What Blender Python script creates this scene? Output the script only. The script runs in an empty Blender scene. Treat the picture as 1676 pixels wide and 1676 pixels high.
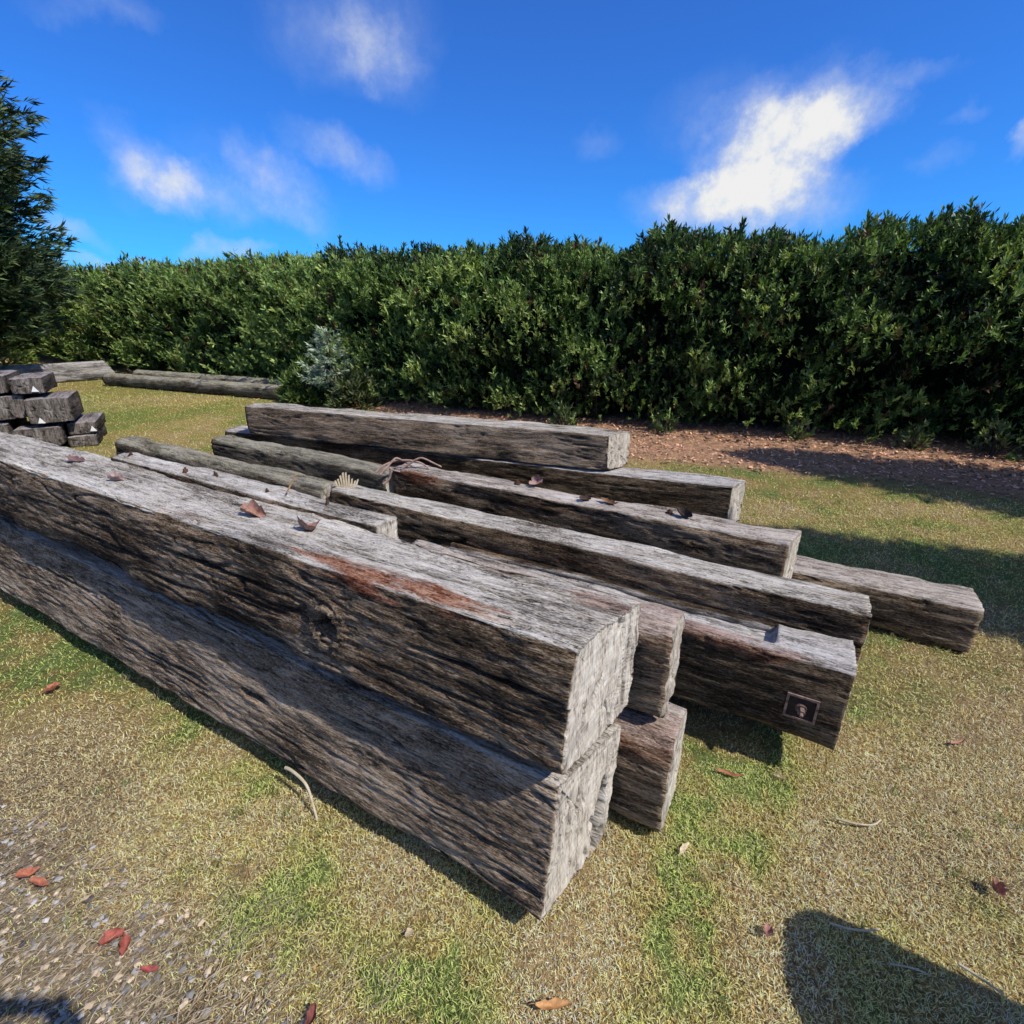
import bpy, math, random
import numpy as np
from mathutils import Vector, Matrix
random.seed(7); rng = np.random.default_rng(7)
S = bpy.context.scene
COL = S.collection
R = math.radians

# ------------------------------------------------------------------ noise
_p = np.random.default_rng(3).permutation(256); _p = np.concatenate([_p, _p, _p])
_g = np.random.default_rng(5).normal(size=(256, 3)); _g /= np.linalg.norm(_g, axis=1)[:, None]
def perlin(x, y, z):
    x = np.asarray(x, float); y = np.asarray(y, float); z = np.asarray(z, float)
    xi = np.floor(x).astype(int); yi = np.floor(y).astype(int); zi = np.floor(z).astype(int)
    xf, yf, zf = x-xi, y-yi, z-zi
    xi &= 255; yi &= 255; zi &= 255
    f = lambda t: t*t*t*(t*(t*6-15)+10)
    u, v, w = f(xf), f(yf), f(zf)
    def gd(a, b, c):
        h = _p[_p[_p[(xi+a) & 255]+((yi+b) & 255)]+((zi+c) & 255)]
        g = _g[h]
        return g[..., 0]*(xf-a)+g[..., 1]*(yf-b)+g[..., 2]*(zf-c)
    L = lambda a, b, t: a+t*(b-a)
    return 1.5*L(L(L(gd(0,0,0), gd(1,0,0), u), L(gd(0,1,0), gd(1,1,0), u), v),
                 L(L(gd(0,0,1), gd(1,0,1), u), L(gd(0,1,1), gd(1,1,1), u), v), w)
def fbm(x, y, z, o=3):
    s = 0; a = 1.; n = 0
    for i in range(o):
        s = s+a*perlin(x*2**i+17*i, y*2**i+5*i, z*2**i+9*i); n += a; a *= .5
    return s/n
def sstep(a, b, x):
    t = np.clip((x-a)/(b-a), 0, 1); return t*t*(3-2*t)

# ------------------------------------------------------------------ object helpers
def tag(o, label=None, cat=None, group=None, kind=None):
    for k, v in (('label', label), ('category', cat), ('group', group), ('kind', kind)):
        if v: o[k] = v
    return o
def mesh_obj(name, V, faces, mat, parent=None, attrs=None, smooth=True, colors=None):
    me = bpy.data.meshes.new(name)
    V = np.asarray(V, float)
    if isinstance(faces, list) and len(faces) and isinstance(faces[0], np.ndarray):
        groups = faces
    elif isinstance(faces, np.ndarray): groups = [faces]
    else: groups = None
    if groups is not None:
        me.vertices.add(len(V)); me.vertices.foreach_set('co', V.ravel())
        tot = sum(g.size for g in groups); npoly = sum(len(g) for g in groups)
        me.loops.add(tot); me.polygons.add(npoly)
        me.loops.foreach_set('vertex_index', np.concatenate([g.ravel() for g in groups]).astype(np.int32))
        cnt = np.concatenate([np.full(len(g), g.shape[1]) for g in groups])
        st = np.concatenate([[0], np.cumsum(cnt)[:-1]])
        me.polygons.foreach_set('loop_start', st.astype(np.int32))
        me.update(calc_edges=True)
    else:
        me.from_pydata([tuple(v) for v in V], [], [tuple(f) for f in faces])
    me.polygons.foreach_set('use_smooth', np.full(len(me.polygons), bool(smooth)))
    for k, a in (attrs or {}).items():
        at = me.attributes.new(k, 'FLOAT', 'POINT'); at.data.foreach_set('value', np.asarray(a, np.float32))
    if colors is not None:
        c = np.ones((len(V), 4), np.float32); c[:, :3] = colors
        at = me.color_attributes.new('Col', 'FLOAT_COLOR', 'POINT'); at.data.foreach_set('color', c.ravel())
    me.validate(); me.update()
    if mat: me.materials.append(mat)
    o = bpy.data.objects.new(name, me); COL.objects.link(o)
    if parent: o.parent = parent
    return o
def empty(name, loc=(0,0,0), rz=0):
    o = bpy.data.objects.new(name, None); COL.objects.link(o); o.location = loc; o.rotation_euler = (0,0,rz)
    o.empty_display_size = .1
    return o
def tube(path, rad, n=7, cap=True):
    P = np.asarray(path, float); rad = np.broadcast_to(np.asarray(rad, float), (len(P),))
    T = np.gradient(P, axis=0); T /= np.linalg.norm(T, axis=1)[:, None]+1e-9
    V = []
    ref = np.array([0.13, .31, .94])
    for p_, t, r in zip(P, T, rad):
        a = np.cross(t, ref); a /= np.linalg.norm(a)+1e-9; b = np.cross(t, a)
        for k in range(n):
            th = 2*math.pi*k/n; V.append(p_+r*(math.cos(th)*a+math.sin(th)*b))
    F = []
    for i in range(len(P)-1):
        for k in range(n):
            F.append((i*n+k, i*n+(k+1) % n, (i+1)*n+(k+1) % n, (i+1)*n+k))
    if cap: F.append(tuple(range(n))[::-1]); F.append(tuple((len(P)-1)*n+k for k in range(n)))
    return V, F
def merge(parts):
    V = []; F = []
    for v, f in parts:
        b = len(V); V += list(v); F += [tuple(i+b for i in q) for q in f]
    return V, F

# ------------------------------------------------------------------ material helpers
class NT:
    def __init__(s, name):
        s.m = bpy.data.materials.new(name); s.m.use_nodes = True
        s.t = s.m.node_tree; s.t.nodes.clear()
        s.out = s.n('ShaderNodeOutputMaterial')
    def n(s, ty, **kw):
        nd = s.t.nodes.new(ty)
        for k, v in kw.items(): setattr(nd, k, v)
        return nd
    def l(s, a, b): s.t.links.new(a, b)
    def put(s, sock, v):
        if isinstance(v, bpy.types.NodeSocket): s.l(v, sock)
        else: sock.default_value = v
    def attr(s, name): return s.n('ShaderNodeAttribute', attribute_name=name)
    def noise(s, vec, scale, detail=3, rough=.55, dist=0):
        nd = s.n('ShaderNodeTexNoise'); nd.inputs['Scale'].default_value = scale
        nd.inputs['Detail'].default_value = detail; nd.inputs['Roughness'].default_value = rough
        nd.inputs['Distortion'].default_value = dist
        if vec is not None: s.l(vec, nd.inputs['Vector'])
        return nd.outputs['Fac']
    def mapping(s, vec, scale=(1,1,1), loc=(0,0,0)):
        nd = s.n('ShaderNodeMapping'); nd.inputs['Scale'].default_value = scale; nd.inputs['Location'].default_value = loc
        s.l(vec, nd.inputs['Vector']); return nd.outputs['Vector']
    def math(s, op, a, b=0., c=None, clamp=False):
        nd = s.n('ShaderNodeMath', operation=op, use_clamp=clamp)
        s.put(nd.inputs[0], a); s.put(nd.inputs[1], b)
        if c is not None: s.put(nd.inputs[2], c)
        return nd.outputs[0]
    def ramp(s, fac, stops):
        nd = s.n('ShaderNodeValToRGB'); s.l(fac, nd.inputs['Fac'])
        e = nd.color_ramp.elements
        while len(e) < len(stops): e.new(.5)
        for el, (p, c) in zip(e, stops):
            el.position = p; el.color = (*c, 1) if len(c) == 3 else c
        return nd.outputs['Color']
    def mrange(s, v, a, b, c=0., d=1.):
        nd = s.n('ShaderNodeMapRange', interpolation_type='SMOOTHSTEP'); s.put(nd.inputs[0], v)
        for i, q in zip((1,2,3,4), (a,b,c,d)): nd.inputs[i].default_value = q
        return nd.outputs[0]
    def mix(s, f, a, b, mode='MIX'):
        nd = s.n('ShaderNodeMix', data_type='RGBA', blend_type=mode)
        s.put(nd.inputs[0], f)
        for sock, v in ((nd.inputs[6], a), (nd.inputs[7], b)):
            if isinstance(v, tuple): v = (*v, 1) if len(v) == 3 else v
            s.put(sock, v)
        return nd.outputs[2]
    def bsdf(s, col, rough=.85, spec=.25, bump=None, bdist=.005, bstr=1., **kw):
        b = s.n('ShaderNodeBsdfPrincipled')
        if isinstance(col, tuple): col = (*col, 1)
        s.put(b.inputs['Base Color'], col); s.put(b.inputs['Roughness'], rough)
        b.inputs['Specular IOR Level'].default_value = spec
        for k, v in kw.items(): s.put(b.inputs[k], v)
        if bump is not None:
            bp = s.n('ShaderNodeBump'); bp.inputs['Distance'].default_value = bdist; bp.inputs['Strength'].default_value = bstr
            s.l(bump, bp.inputs['Height']); s.l(bp.outputs['Normal'], b.inputs['Normal'])
        s.l(b.outputs[0], s.out.inputs[0]); s.b = b
        return s.m

def wood_material(name, top=((.07,.058,.045), (.40,.36,.295), (.66,.60,.51)),
                  side=((.020,.013,.008), (.140,.094,.056), (.42,.315,.21)),
                  end=((.13,.105,.08), (.50,.44,.355), (.70,.645,.55)), seed=0., topbias=0., warm=.35, soot=.62):
    s = NT(name)
    tc = s.n('ShaderNodeTexCoord').outputs['Object']
    o = (seed*3.1, seed*7.7, seed*1.3)
    # warp so grain is not ruler straight
    wv = s.n('ShaderNodeTexNoise'); wv.inputs['Scale'].default_value = 2.2; wv.inputs['Detail'].default_value = 2
    s.l(s.mapping(tc, (1,1,1), o), wv.inputs['Vector'])
    w2 = s.n('ShaderNodeVectorMath', operation='MULTIPLY_ADD'); s.l(wv.outputs['Color'], w2.inputs[0])
    w2.inputs[1].default_value = (0,.06,.06); s.l(tc, w2.inputs[2])
    v = w2.outputs[0]
    fine = s.noise(s.mapping(v, (22,190,190), o), 1, 4, .7)
    streak = s.noise(s.mapping(v, (4.5,40,40), o), 1, 5, .7)
    broad = s.noise(s.mapping(v, (2.2,9,9), o), 1, 5, .65)
    blot = s.noise(s.mapping(tc, (2.2,5,5), o), 1, 5, .62)
    speck = s.noise(s.mapping(tc, (90,260,260), o), 1, 2, .6)
    up = s.attr('up').outputs['Fac']; eg = s.attr('endg').outputs['Fac']
    crk = s.attr('crk').outputs['Fac']; red = s.attr('red').outputs['Fac']; dk = s.attr('dark').outputs['Fac']
    g = s.math('ADD', s.math('MULTIPLY', fine, .34), s.math('ADD', s.math('MULTIPLY', streak, .36), s.math('MULTIPLY', broad, .30)))
    g = s.math('ADD', g, s.math('MULTIPLY', s.math('SUBTRACT', blot, .5), .34)); g = s.math('ADD', g, s.math('MULTIPLY', s.math('SUBTRACT', speck, .5), .30))
    gs = s.mrange(g, .345, .66)
    ct = s.ramp(gs, [(.0, top[0]), (.42, top[1]), (1., top[2])])
    stain = s.mrange(s.noise(s.mapping(tc, (1.5,8,8), (o[2],4,o[0])), 1, 5, .68), .52, .70, 0, .62)
    ct = s.mix(stain, ct, s.ramp(gs, [(.1, (.035,.030,.025)), (.6, (.17,.15,.125)), (1, (.34,.31,.27))]))
    wt = s.mrange(s.noise(s.mapping(tc, (1.8,14,14), (2,o[2],o[1])), 1, 4, .65), .55, .75, 0, .7)
    ct = s.mix(wt, ct, s.ramp(gs, [(.1, (.10,.07,.042)), (.6, (.34,.27,.19)), (1, (.55,.475,.37))]))
    cs = s.ramp(gs, [(.05, side[0]), (.5, side[1]), (1., side[2])])
    dks = s.mrange(s.noise(s.mapping(tc, (1.1,5,5), (7,o[1],o[2])), 1, 4, .6), .50, .66, 0, soot)
    cs = s.mix(dks, cs, s.ramp(gs, [(.2, (.010,.008,.006)), (.7, (.045,.034,.025)), (1, (.17,.135,.10))]))
    # warm brown patches in the sides
    warmf = s.mrange(s.noise(s.mapping(tc, (1.3,9,9), (o[1],o[0],3)), 1, 3, .6), .5, .72, 0, warm)
    cs = s.mix(warmf, cs, s.ramp(gs, [(.1, (.03,.017,.009)), (.6, (.16,.102,.058)), (1, (.36,.265,.17))]))
    f = s.math('ADD', up, s.math('MULTIPLY', s.math('SUBTRACT', s.math('ADD', s.math('MULTIPLY', streak, .5), s.math('MULTIPLY', blot, .5)), .5), 1.5))
    f = s.mrange(s.math('ADD', f, topbias), .28, .82)
    c = s.mix(f, cs, ct)
    cr = s.ramp(gs, [(.1, (.035,.014,.008)), (.5, (.23,.082,.042)), (1, (.46,.29,.19))])
    c = s.mix(red, c, cr)
    en = s.noise(s.mapping(tc, (6,30,5), o), 1, 4, .65); en2 = s.noise(s.mapping(tc, (20,160,26), o), 1, 2, .5)
    rv = s.n('ShaderNodeVectorMath', operation='MULTIPLY_ADD'); s.l(v, rv.inputs[0]); rv.inputs[1].default_value = (0,1,1); rv.inputs[2].default_value = (0,-.05,.16)
    rl = s.n('ShaderNodeVectorMath', operation='LENGTH'); s.l(rv.outputs[0], rl.inputs[0])
    cx_ = s.n('ShaderNodeCombineXYZ'); s.l(s.math('MULTIPLY', rl.outputs['Value'], 95.), cx_.inputs[0])
    rg = s.noise(cx_.outputs[0], 1, 2, .6)
    en = s.math('ADD', s.math('MULTIPLY', en, .62), s.math('MULTIPLY', rg, .38))
    ef = s.mrange(s.math('ADD', s.math('MULTIPLY', en, .65), s.math('MULTIPLY', en2, .35)), .33, .66)
    ce = s.ramp(ef, [(.0, end[0]), (.42, end[1]), (1, end[2])])
    ce = s.mix(s.mrange(blot, .48, .68, 0, .55), ce, s.ramp(ef, [(.1, (.05,.043,.036)), (.7, (.20,.175,.145)), (1, (.36,.325,.275))]))
    c = s.mix(eg, c, ce)
    c = s.mix(s.math('MULTIPLY', crk, .88), c, (.010,.008,.006))
    c = s.mix(dk, c, (.006,.005,.004))
    # slit like dark checks along the grain
    ck = s.noise(s.mapping(v, (2.6,62,62), (o[2],o[0],o[1])), 1, 3, .6)
    ckm = s.mrange(s.math('ABSOLUTE', s.math('SUBTRACT', ck, .5)), .0, .014, 1, 0)
    ckm = s.math('MULTIPLY', ckm, s.mrange(broad, .44, .56))
    ckm = s.math('MULTIPLY', ckm, s.math('SUBTRACT', 1., eg))
    c = s.mix(s.math('MULTIPLY', ckm, .8), c, (.012,.01,.008))
    h = s.math('ADD', s.math('MULTIPLY', fine, .5), s.math('ADD', s.math('MULTIPLY', streak, .9), s.math('MULTIPLY', speck, .25)))
    h = s.math('SUBTRACT', h, s.math('MULTIPLY', ckm, .7))
    h = s.mix(eg, h, s.math('MULTIPLY', s.math('ADD', en, en2), .45))
    return s.bsdf(c, .93, .10, h, .016, .9)

def simple_mat(name, cols, scale=40, rough=.8, spec=.2, bump=.003, stretch=(1,1,1), **kw):
    s = NT(name); tc = s.n('ShaderNodeTexCoord').outputs['Object']
    f = s.noise(s.mapping(tc, stretch), scale, 4, .6)
    c = s.ramp(f, [(.3, cols[0]), (.7, cols[-1])])
    return s.bsdf(c, rough, spec, f, bump, .8, **kw)
def leafy_mat(name, trans=.35, rough=.55, spec=.3, noise=.25):
    s = NT(name); a = s.attr('Col').outputs['Color']
    tc = s.n('ShaderNodeTexCoord').outputs['Object']
    f = s.noise(tc, 9, 3)
    c = s.mix(noise, a, s.mix(1., a, s.ramp(f, [(.3, (.4,.4,.4)), (.7, (1.6,1.6,1.5))]), 'MULTIPLY'))
    b = s.n('ShaderNodeBsdfPrincipled'); s.l(c, b.inputs['Base Color']); b.inputs['Roughness'].default_value = rough
    b.inputs['Specular IOR Level'].default_value = spec
    t = s.n('ShaderNodeBsdfTranslucent'); s.l(s.mix(1., c, (1.25,1.3,.6), 'MULTIPLY'), t.inputs['Color'])
    m = s.n('ShaderNodeMixShader'); m.inputs[0].default_value = trans
    s.l(b.outputs[0], m.inputs[1]); s.l(t.outputs[0], m.inputs[2]); s.l(m.outputs[0], s.out.inputs[0])
    return s.m

M_rust = simple_mat('rusty_iron', ((.03,.016,.011), (.13,.06,.035)), 60, .85, .3)
M_bark = simple_mat('bark', ((.03,.022,.016), (.12,.09,.065)), 14, .95, .1, .02, (1,1,.25))
M_white = simple_mat('white_paint', ((.62,.58,.52), (.82,.79,.74)), 30, .7, .2)
M_twig = simple_mat('pale_twig', ((.36,.29,.18), (.58,.50,.36)), 30, .85, .15)
M_foliage = leafy_mat('hedge_foliage', .22, .5, .35)
M_conifer = leafy_mat('conifer_foliage', .12, .6, .25)
M_grass = leafy_mat('grass_blades', .25, .7, .15, .1)
M_chip = leafy_mat('bark_chips', 0., .9, .1, .3)

# ------------------------------------------------------------------ ground tint (world x,y -> linear colour)
HB = np.array([(-19,19.6), (-15,17), (-11.9,15.1), (-7.4,12.65), (-2.4,9.25), (0,7.85), (2.2,7.2), (4.4,6.5), (5.8,5.75), (8,4.75), (11,3.2), (15,1.0)])
def hedge_dist(x, y):
    """signed distance to the hedge's front line, positive on the lawn side; also the run along it"""
    x = np.asarray(x, float); y = np.asarray(y, float)
    best = np.full(x.shape, 1e9); sg = np.zeros(x.shape)
    for a, b in zip(HB[:-1], HB[1:]):
        d = b-a; L2 = d@d
        t = np.clip(((x-a[0])*d[0]+(y-a[1])*d[1])/L2, 0, 1)
        dx = x-(a[0]+t*d[0]); dy = y-(a[1]+t*d[1]); q = np.hypot(dx, dy)
        c = d[0]*dy-d[1]*dx
        m = q < best; best = np.where(m, q, best); sg = np.where(m, -np.sign(c), sg)
    return best*sg
def mulch_mask(x, y):
    d = hedge_dist(x, y)
    wd = .45+1.45*sstep(-3.5, 1.5, x)+.22*fbm(x*1.3, y*1.3, 0*x+2, 3)+.1*fbm(x*7, y*7, 0*x, 2)
    return 1-sstep(wd-.3, wd+.12, d)
def gravel_mask(x, y):
    # below a line from (-1.75,1.2) to (-.6,.66)
    d = (-(x+1.75)*.425-(y-1.2)*.905)+.05+.14*fbm(x*4, y*4, 0*x+4, 3)
    return sstep(-.06, .12, d)
GREEN = [(.50,.97,.14), (.44,.83,.15), (-1.0,1.03,.055), (-.74,.89,.13), (.77,1.09,.10), (-2.1,2.0,.30), (-.62,1.0,.12), (.95,1.35,.1), (-.3,.78,.16), (1.7,1.0,.1),
         (-1.35,1.62,.12), (-.9,1.4,.12), (-6.0,8.0,.7), (1.35,.95,.1), (-2.7,2.35,.3), (.75,1.5,.1), (-.15,.72,.1), (.62,1.25,.1)]
BROWN = [(-1.63,1.33,.28), (-.92,.9,.12), (-1.4,1.2,.2), (-1.9,1.5,.25), (1.9,1.5,.3), (1.4,1.2,.25), (.7,.8,.1), (2.6,2.0,.5), (-.75,.75,.1), (-1.75,1.42,.16), (-1.5,1.28,.12), (1.2,1.05,.16), (1.55,.95,.15), (.9,1.0,.1)]
def tint(x, y, with_masks=True):
    z = 0*x
    n1 = fbm(x*.55, y*.55, z+1, 4); n2 = fbm(x*2.6, y*2.6, z+7, 4); n3 = fbm(x*11, y*11, z+3, 3)
    g = .53+.8*n1+1.15*n2+.6*n3
    far = sstep(4, 9, np.hypot(x, y))
    g = g+.06*far
    for (a, b, r) in GREEN: g = g+.8*np.exp(-((x-a)**2+(y-b)**2)/(r*r))*(.75+.9*n3)
    br = 0*x
    for (a, b, r) in BROWN: br = br+.6*np.exp(-((x-a)**2+(y-b)**2)/(r*r))*(.8+.8*n2)
    g = g-.8*br
    g = np.clip(g, 0, 1)[..., None]
    straw = np.array([.37,.285,.155]); mid = np.array([.265,.222,.095]); green = np.array([.120,.17,.058])
    c = np.where(g < .5, straw+(mid-straw)*(g/.5), mid+(green-mid)*((g-.5)/.5))
    c = c*(1+.5*n3[..., None])*(1+.3*n2[..., None])*np.array([1.08,1.0,.92])
    c = c+far[..., None]*np.array([.05,.04,.0])
    br = np.clip(br, 0, 1)[..., None]
    c = c*(1-br)+br*np.array([.20,.15,.092])
    if with_masks:
        m = mulch_mask(x, y)[..., None]
        c = c*(1-m)+m*np.array([.42,.25,.155])*(1+.5*n3[..., None])
        m = gravel_mask(x, y)[..., None]*.85
        c = c*(1-m)+m*np.array([.26,.205,.155])*(1+.5*n3[..., None])
    return np.clip(c, .005, .9)

def build_ground():
    def axis(lo, hi, step, far, k=1.22):
        a = list(np.arange(lo, hi, step)); d = step
        while a[-1] < far: d *= k; a.append(a[-1]+d)
        d = step
        while a[0] > -far: d *= k; a.insert(0, a[0]-d)
        return np.array(a)
    xs = axis(-4.5, 4.5, .03, 400); ys = axis(.3, 6.5, .03, 400)
    X, Y = np.meshgrid(xs, ys)
    near = np.exp(-((X/14)**4+(Y/16)**4))
    Z = (.016*fbm(X*2.2, Y*2.2, 0*X, 3)+.012*fbm(X*11, Y*11, 0*X, 2))*near-.012
    Z += .03*mulch_mask(X, Y)*near*(1+fbm(X*5, Y*5, 0*X))
    V = np.stack([X, Y, Z], -1).reshape(-1, 3)
    c = tint(X.ravel(), Y.ravel())*.85
    ny, nx = X.shape
    i = (np.arange(ny-1)[:, None]*nx+np.arange(nx-1)[None]).ravel()
    F = np.stack([i, i+1, i+nx+1, i+nx], 1)
    s = NT('lawn_soil'); a = s.attr('Col').outputs['Color']; tc = s.n('ShaderNodeTexCoord').outputs['Object']
    f = s.noise(tc, 55, 5, .7); f2 = s.noise(s.mapping(tc, (260,160,200)), 1, 2)
    k = s.ramp(s.math('ADD', s.math('MULTIPLY', f, .55), s.math('MULTIPLY', f2, .45)), [(.3, (.3,.27,.24)), (.5, (1,1,1)), (.72, (1.9,1.8,1.5))])
    mat = s.bsdf(s.mix(1., a, k, 'MULTIPLY'), .95, .08, s.math('ADD', f, f2), .02, .7)
    o = mesh_obj('lawn', V, F, mat, colors=c); tag(o, 'dry patchy mown lawn of straw yellow and green grass', 'lawn', kind='structure')
build_ground()

def blades(P, yaw, lean, length, width, col, name, label, cat, bend=.5):
    """many grass blades: two quads and a tip each"""
    n = len(P)
    d = np.stack([np.cos(yaw)*np.sin(lean), np.sin(yaw)*np.sin(lean), np.cos(lean)], 1)
    bend = np.abs(rng.normal(bend*.7, .3, n))
    d2 = np.stack([np.cos(yaw)*np.sin(np.minimum(lean+bend, 1.62)), np.sin(yaw)*np.sin(np.minimum(lean+bend, 1.62)), np.cos(np.minimum(lean+bend, 1.62))], 1)
    tw = yaw+math.pi/2+rng.uniform(-.9, .9, n)
    s_ = np.stack([np.cos(tw), np.sin(tw), 0*tw], 1)*width[:, None]*.5
    m = P+d*(length*.55)[:, None]; t = m+d2*(length*.45)[:, None]
    V = np.stack([P-s_, P+s_, m+s_*.8, m-s_*.8, t], 1).reshape(-1, 3)
    b = np.arange(n)*5
    Q = np.stack([b, b+1, b+2, b+3], 1); T = np.stack([b+3, b+2, b+4], 1)
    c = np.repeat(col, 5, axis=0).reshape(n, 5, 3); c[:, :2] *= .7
    o = mesh_obj(name, V, [Q, T], M_grass, colors=c.reshape(-1, 3), smooth=False)
    return tag(o, label, cat, kind='stuff')
def scatter(n, x0, x1, y0, y1, dens):
    x = rng.uniform(x0, x1, n); y = rng.uniform(y0, y1, n)
    k = rng.uniform(0, 1, n) < dens(x, y)
    return x[k], y[k]
def view_ok(x, y): return (np.abs(x) < 1.12*(y*.93+.6)+1.5) & (y > .3)
def grass():
    xs = []; ys = []; sc = []
    for n, (x0, x1, y0, y1), s_, ya, yb in ((520000, (-3.2,3.4,.35,1.9), 1., -1, 1.9), (360000, (-5.6,6.4,1.2,4.6), 1.5, 1.2, 4.6), (140000, (-11,9,3.6,10), 2.6, 3.6, 99), (55000, (-18,4,8.5,18), 4.5, 8.5, 99)):
        x, y = scatter(n, x0, x1, y0, y1, lambda x, y: view_ok(x, y)*(sstep(ya, ya+.7, y) if ya > 0 else 1)*(1-sstep(yb-.7, yb, y))*(1-mulch_mask(x, y)*.93)*(1-gravel_mask(x, y)*.8)*(hedge_dist(x, y) > 0))
        xs.append(x); ys.append(y); sc.append(np.full(len(x), s_))
    x = np.concatenate(xs); y = np.concatenate(ys); sc = np.concatenate(sc); n = len(x)
    c = tint(x, y, False)
    v = rng.uniform(.15, 1.85, n)[:, None]**1.2
    c = c*v*np.array([3.6,3.35,2.9])
    st = rng.uniform(0, 1, n) < .12                          # bleached straw blades
    c[st] = np.array([.64,.53,.30])*rng.uniform(.7, 1.2, st.sum())[:, None]
    lean = np.clip(rng.normal(1.02, .40, n), .05, 1.5)
    L = rng.uniform(.008, .020, n)*(.6+.4*sc); W = rng.uniform(.0013, .0025, n)*sc
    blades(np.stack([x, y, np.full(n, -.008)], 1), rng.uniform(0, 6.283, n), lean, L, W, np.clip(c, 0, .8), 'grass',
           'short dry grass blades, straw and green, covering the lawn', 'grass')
    k = 520; cx, cy = scatter(k*3, -3.2, 3.6, .55, 4.5, lambda x, y: view_ok(x, y)*(1-gravel_mask(x, y))*sstep(-.1, .4, fbm(x*1.5, y*1.5, 0*x+5, 2)+.1))
    m = 16; x = np.repeat(cx, m)+rng.normal(0, .012, len(cx)*m); y = np.repeat(cy, m)+rng.normal(0, .012, len(cx)*m); n = len(x)
    hue = np.repeat(rng.uniform(0, 1, len(cx)), m)[:, None]
    c = (np.array([.20,.27,.085])*(hue < .6)+np.array([.50,.42,.22])*(hue >= .6))*rng.uniform(.5, 1.4, n)[:, None]
    blades(np.stack([x, y, np.full(n, -.006)], 1), rng.uniform(0, 6.283, n), np.abs(rng.normal(.4, .3, n)), rng.uniform(.018, .045, n), rng.uniform(.0016, .0028, n), c,
           'grass_tufts', 'small upright tufts of green and bleached grass standing out of the lawn', 'grass')
    # straw thatch lying over the gravelly corner
    x, y = scatter(17000, -2.6, -.3, .55, 1.7, lambda x, y: sstep(-.35, .15, (-(x+1.75)*.425-(y-1.2)*.905)))
    n = len(x)
    c = np.array([.56,.45,.31])*rng.uniform(.35, 1.25, n)[:, None]
    yaw = rng.normal(.75, .45, n)
    blades(np.stack([x, y, rng.uniform(-.006, .006, n)], 1), yaw, rng.uniform(1.3, 1.55, n), rng.uniform(.02, .06, n), rng.uniform(.0016, .0032, n), c,
           'straw_thatch', 'bleached straw lying flat over the gravelly corner of the lawn', 'straw', bend=.1)
grass()

def pebbles():
    x, y = scatter(10000, -2.6, -.4, .55, 1.6, lambda x, y: gravel_mask(x, y)**.7)
    n = len(x); r = .0022+.0095*rng.uniform(0, 1, n)**2.2
    base = np.array([(1,0,0), (-1,0,0), (0,1,0), (0,-1,0), (0,0,1), (0,0,-1), (.6,.6,.5), (-.6,.6,.5), (.6,-.6,.5), (-.6,-.6,.5)])
    fc = np.array([(0,6,4), (6,2,4), (2,7,4), (7,1,4), (1,9,4), (9,3,4), (3,8,4), (8,0,4), (0,2,6), (2,1,7), (1,3,9), (3,0,8), (0,5,2), (2,5,1), (1,5,3), (3,5,0)])
    V = base[None]*r[:, None, None]*rng.uniform(.6, 1.3, (n, 10, 1))*np.array([1,1,.6])
    th = rng.uniform(0, 6.28, n); c_, s_ = np.cos(th)[:, None], np.sin(th)[:, None]
    V[..., 0], V[..., 1] = V[..., 0]*c_-V[..., 1]*s_, V[..., 0]*s_+V[..., 1]*c_
    V += np.stack([x, y, r*.2-.004], 1)[:, None]
    F = (fc[None]+np.arange(n)[:, None, None]*10).reshape(-1, 3)
    c = np.where(rng.uniform(0, 1, (n, 1)) < .5, np.array([[.24,.23,.22]]), np.array([[.30,.235,.17]]))*rng.uniform(.3, 2.0, n)[:, None]
    o = mesh_obj('gravel', V.reshape(-1, 3), F, M_chip, colors=np.repeat(np.clip(c, 0, .75), 10, 0), smooth=False)
    tag(o, 'small grey gravel stones in the near left corner', 'gravel', kind='stuff')
pebbles()
def mulch():
    x, y = scatter(90000, -5, 9, 2.2, 11, lambda x, y: np.clip(mulch_mask(x, y)+.04*(hedge_dist(x, y) < 2), 0, 1)*(hedge_dist(x, y) > -.9)*(hedge_dist(x, y) < 2.3))
    n = len(x); L = rng.uniform(.006, .022, n); W = L*rng.uniform(.25, .7, n)
    th = rng.uniform(0, 6.28, n); a = np.stack([np.cos(th), np.sin(th), rng.normal(0, .35, n)], 1); b = np.stack([-np.sin(th), np.cos(th), rng.normal(0, .35, n)], 1)
    P = np.stack([x, y, rng.uniform(.0, .022, n)+.012], 1)
    V = np.stack([P-a*L[:, None]-b*W[:, None], P+a*L[:, None]-b*W[:, None]*.6, P+a*L[:, None]*.8+b*W[:, None], P-a*L[:, None]+b*W[:, None]*.7], 1)
    c = np.array([.50,.28,.18])*rng.uniform(.3, 1.9, n)[:, None]; q = rng.uniform(0, 1, n) < .15; c[q] = np.array([.42,.31,.22])*rng.uniform(.7, 1.1, q.sum())[:, None]
    o = mesh_obj('bark_mulch', V.reshape(-1, 3), np.arange(n*4).reshape(n, 4), M_chip, colors=np.repeat(c, 4, 0), smooth=False)
    tag(o, 'reddish brown bark mulch strip along the foot of the hedge', 'mulch', kind='stuff')
mulch()

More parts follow.
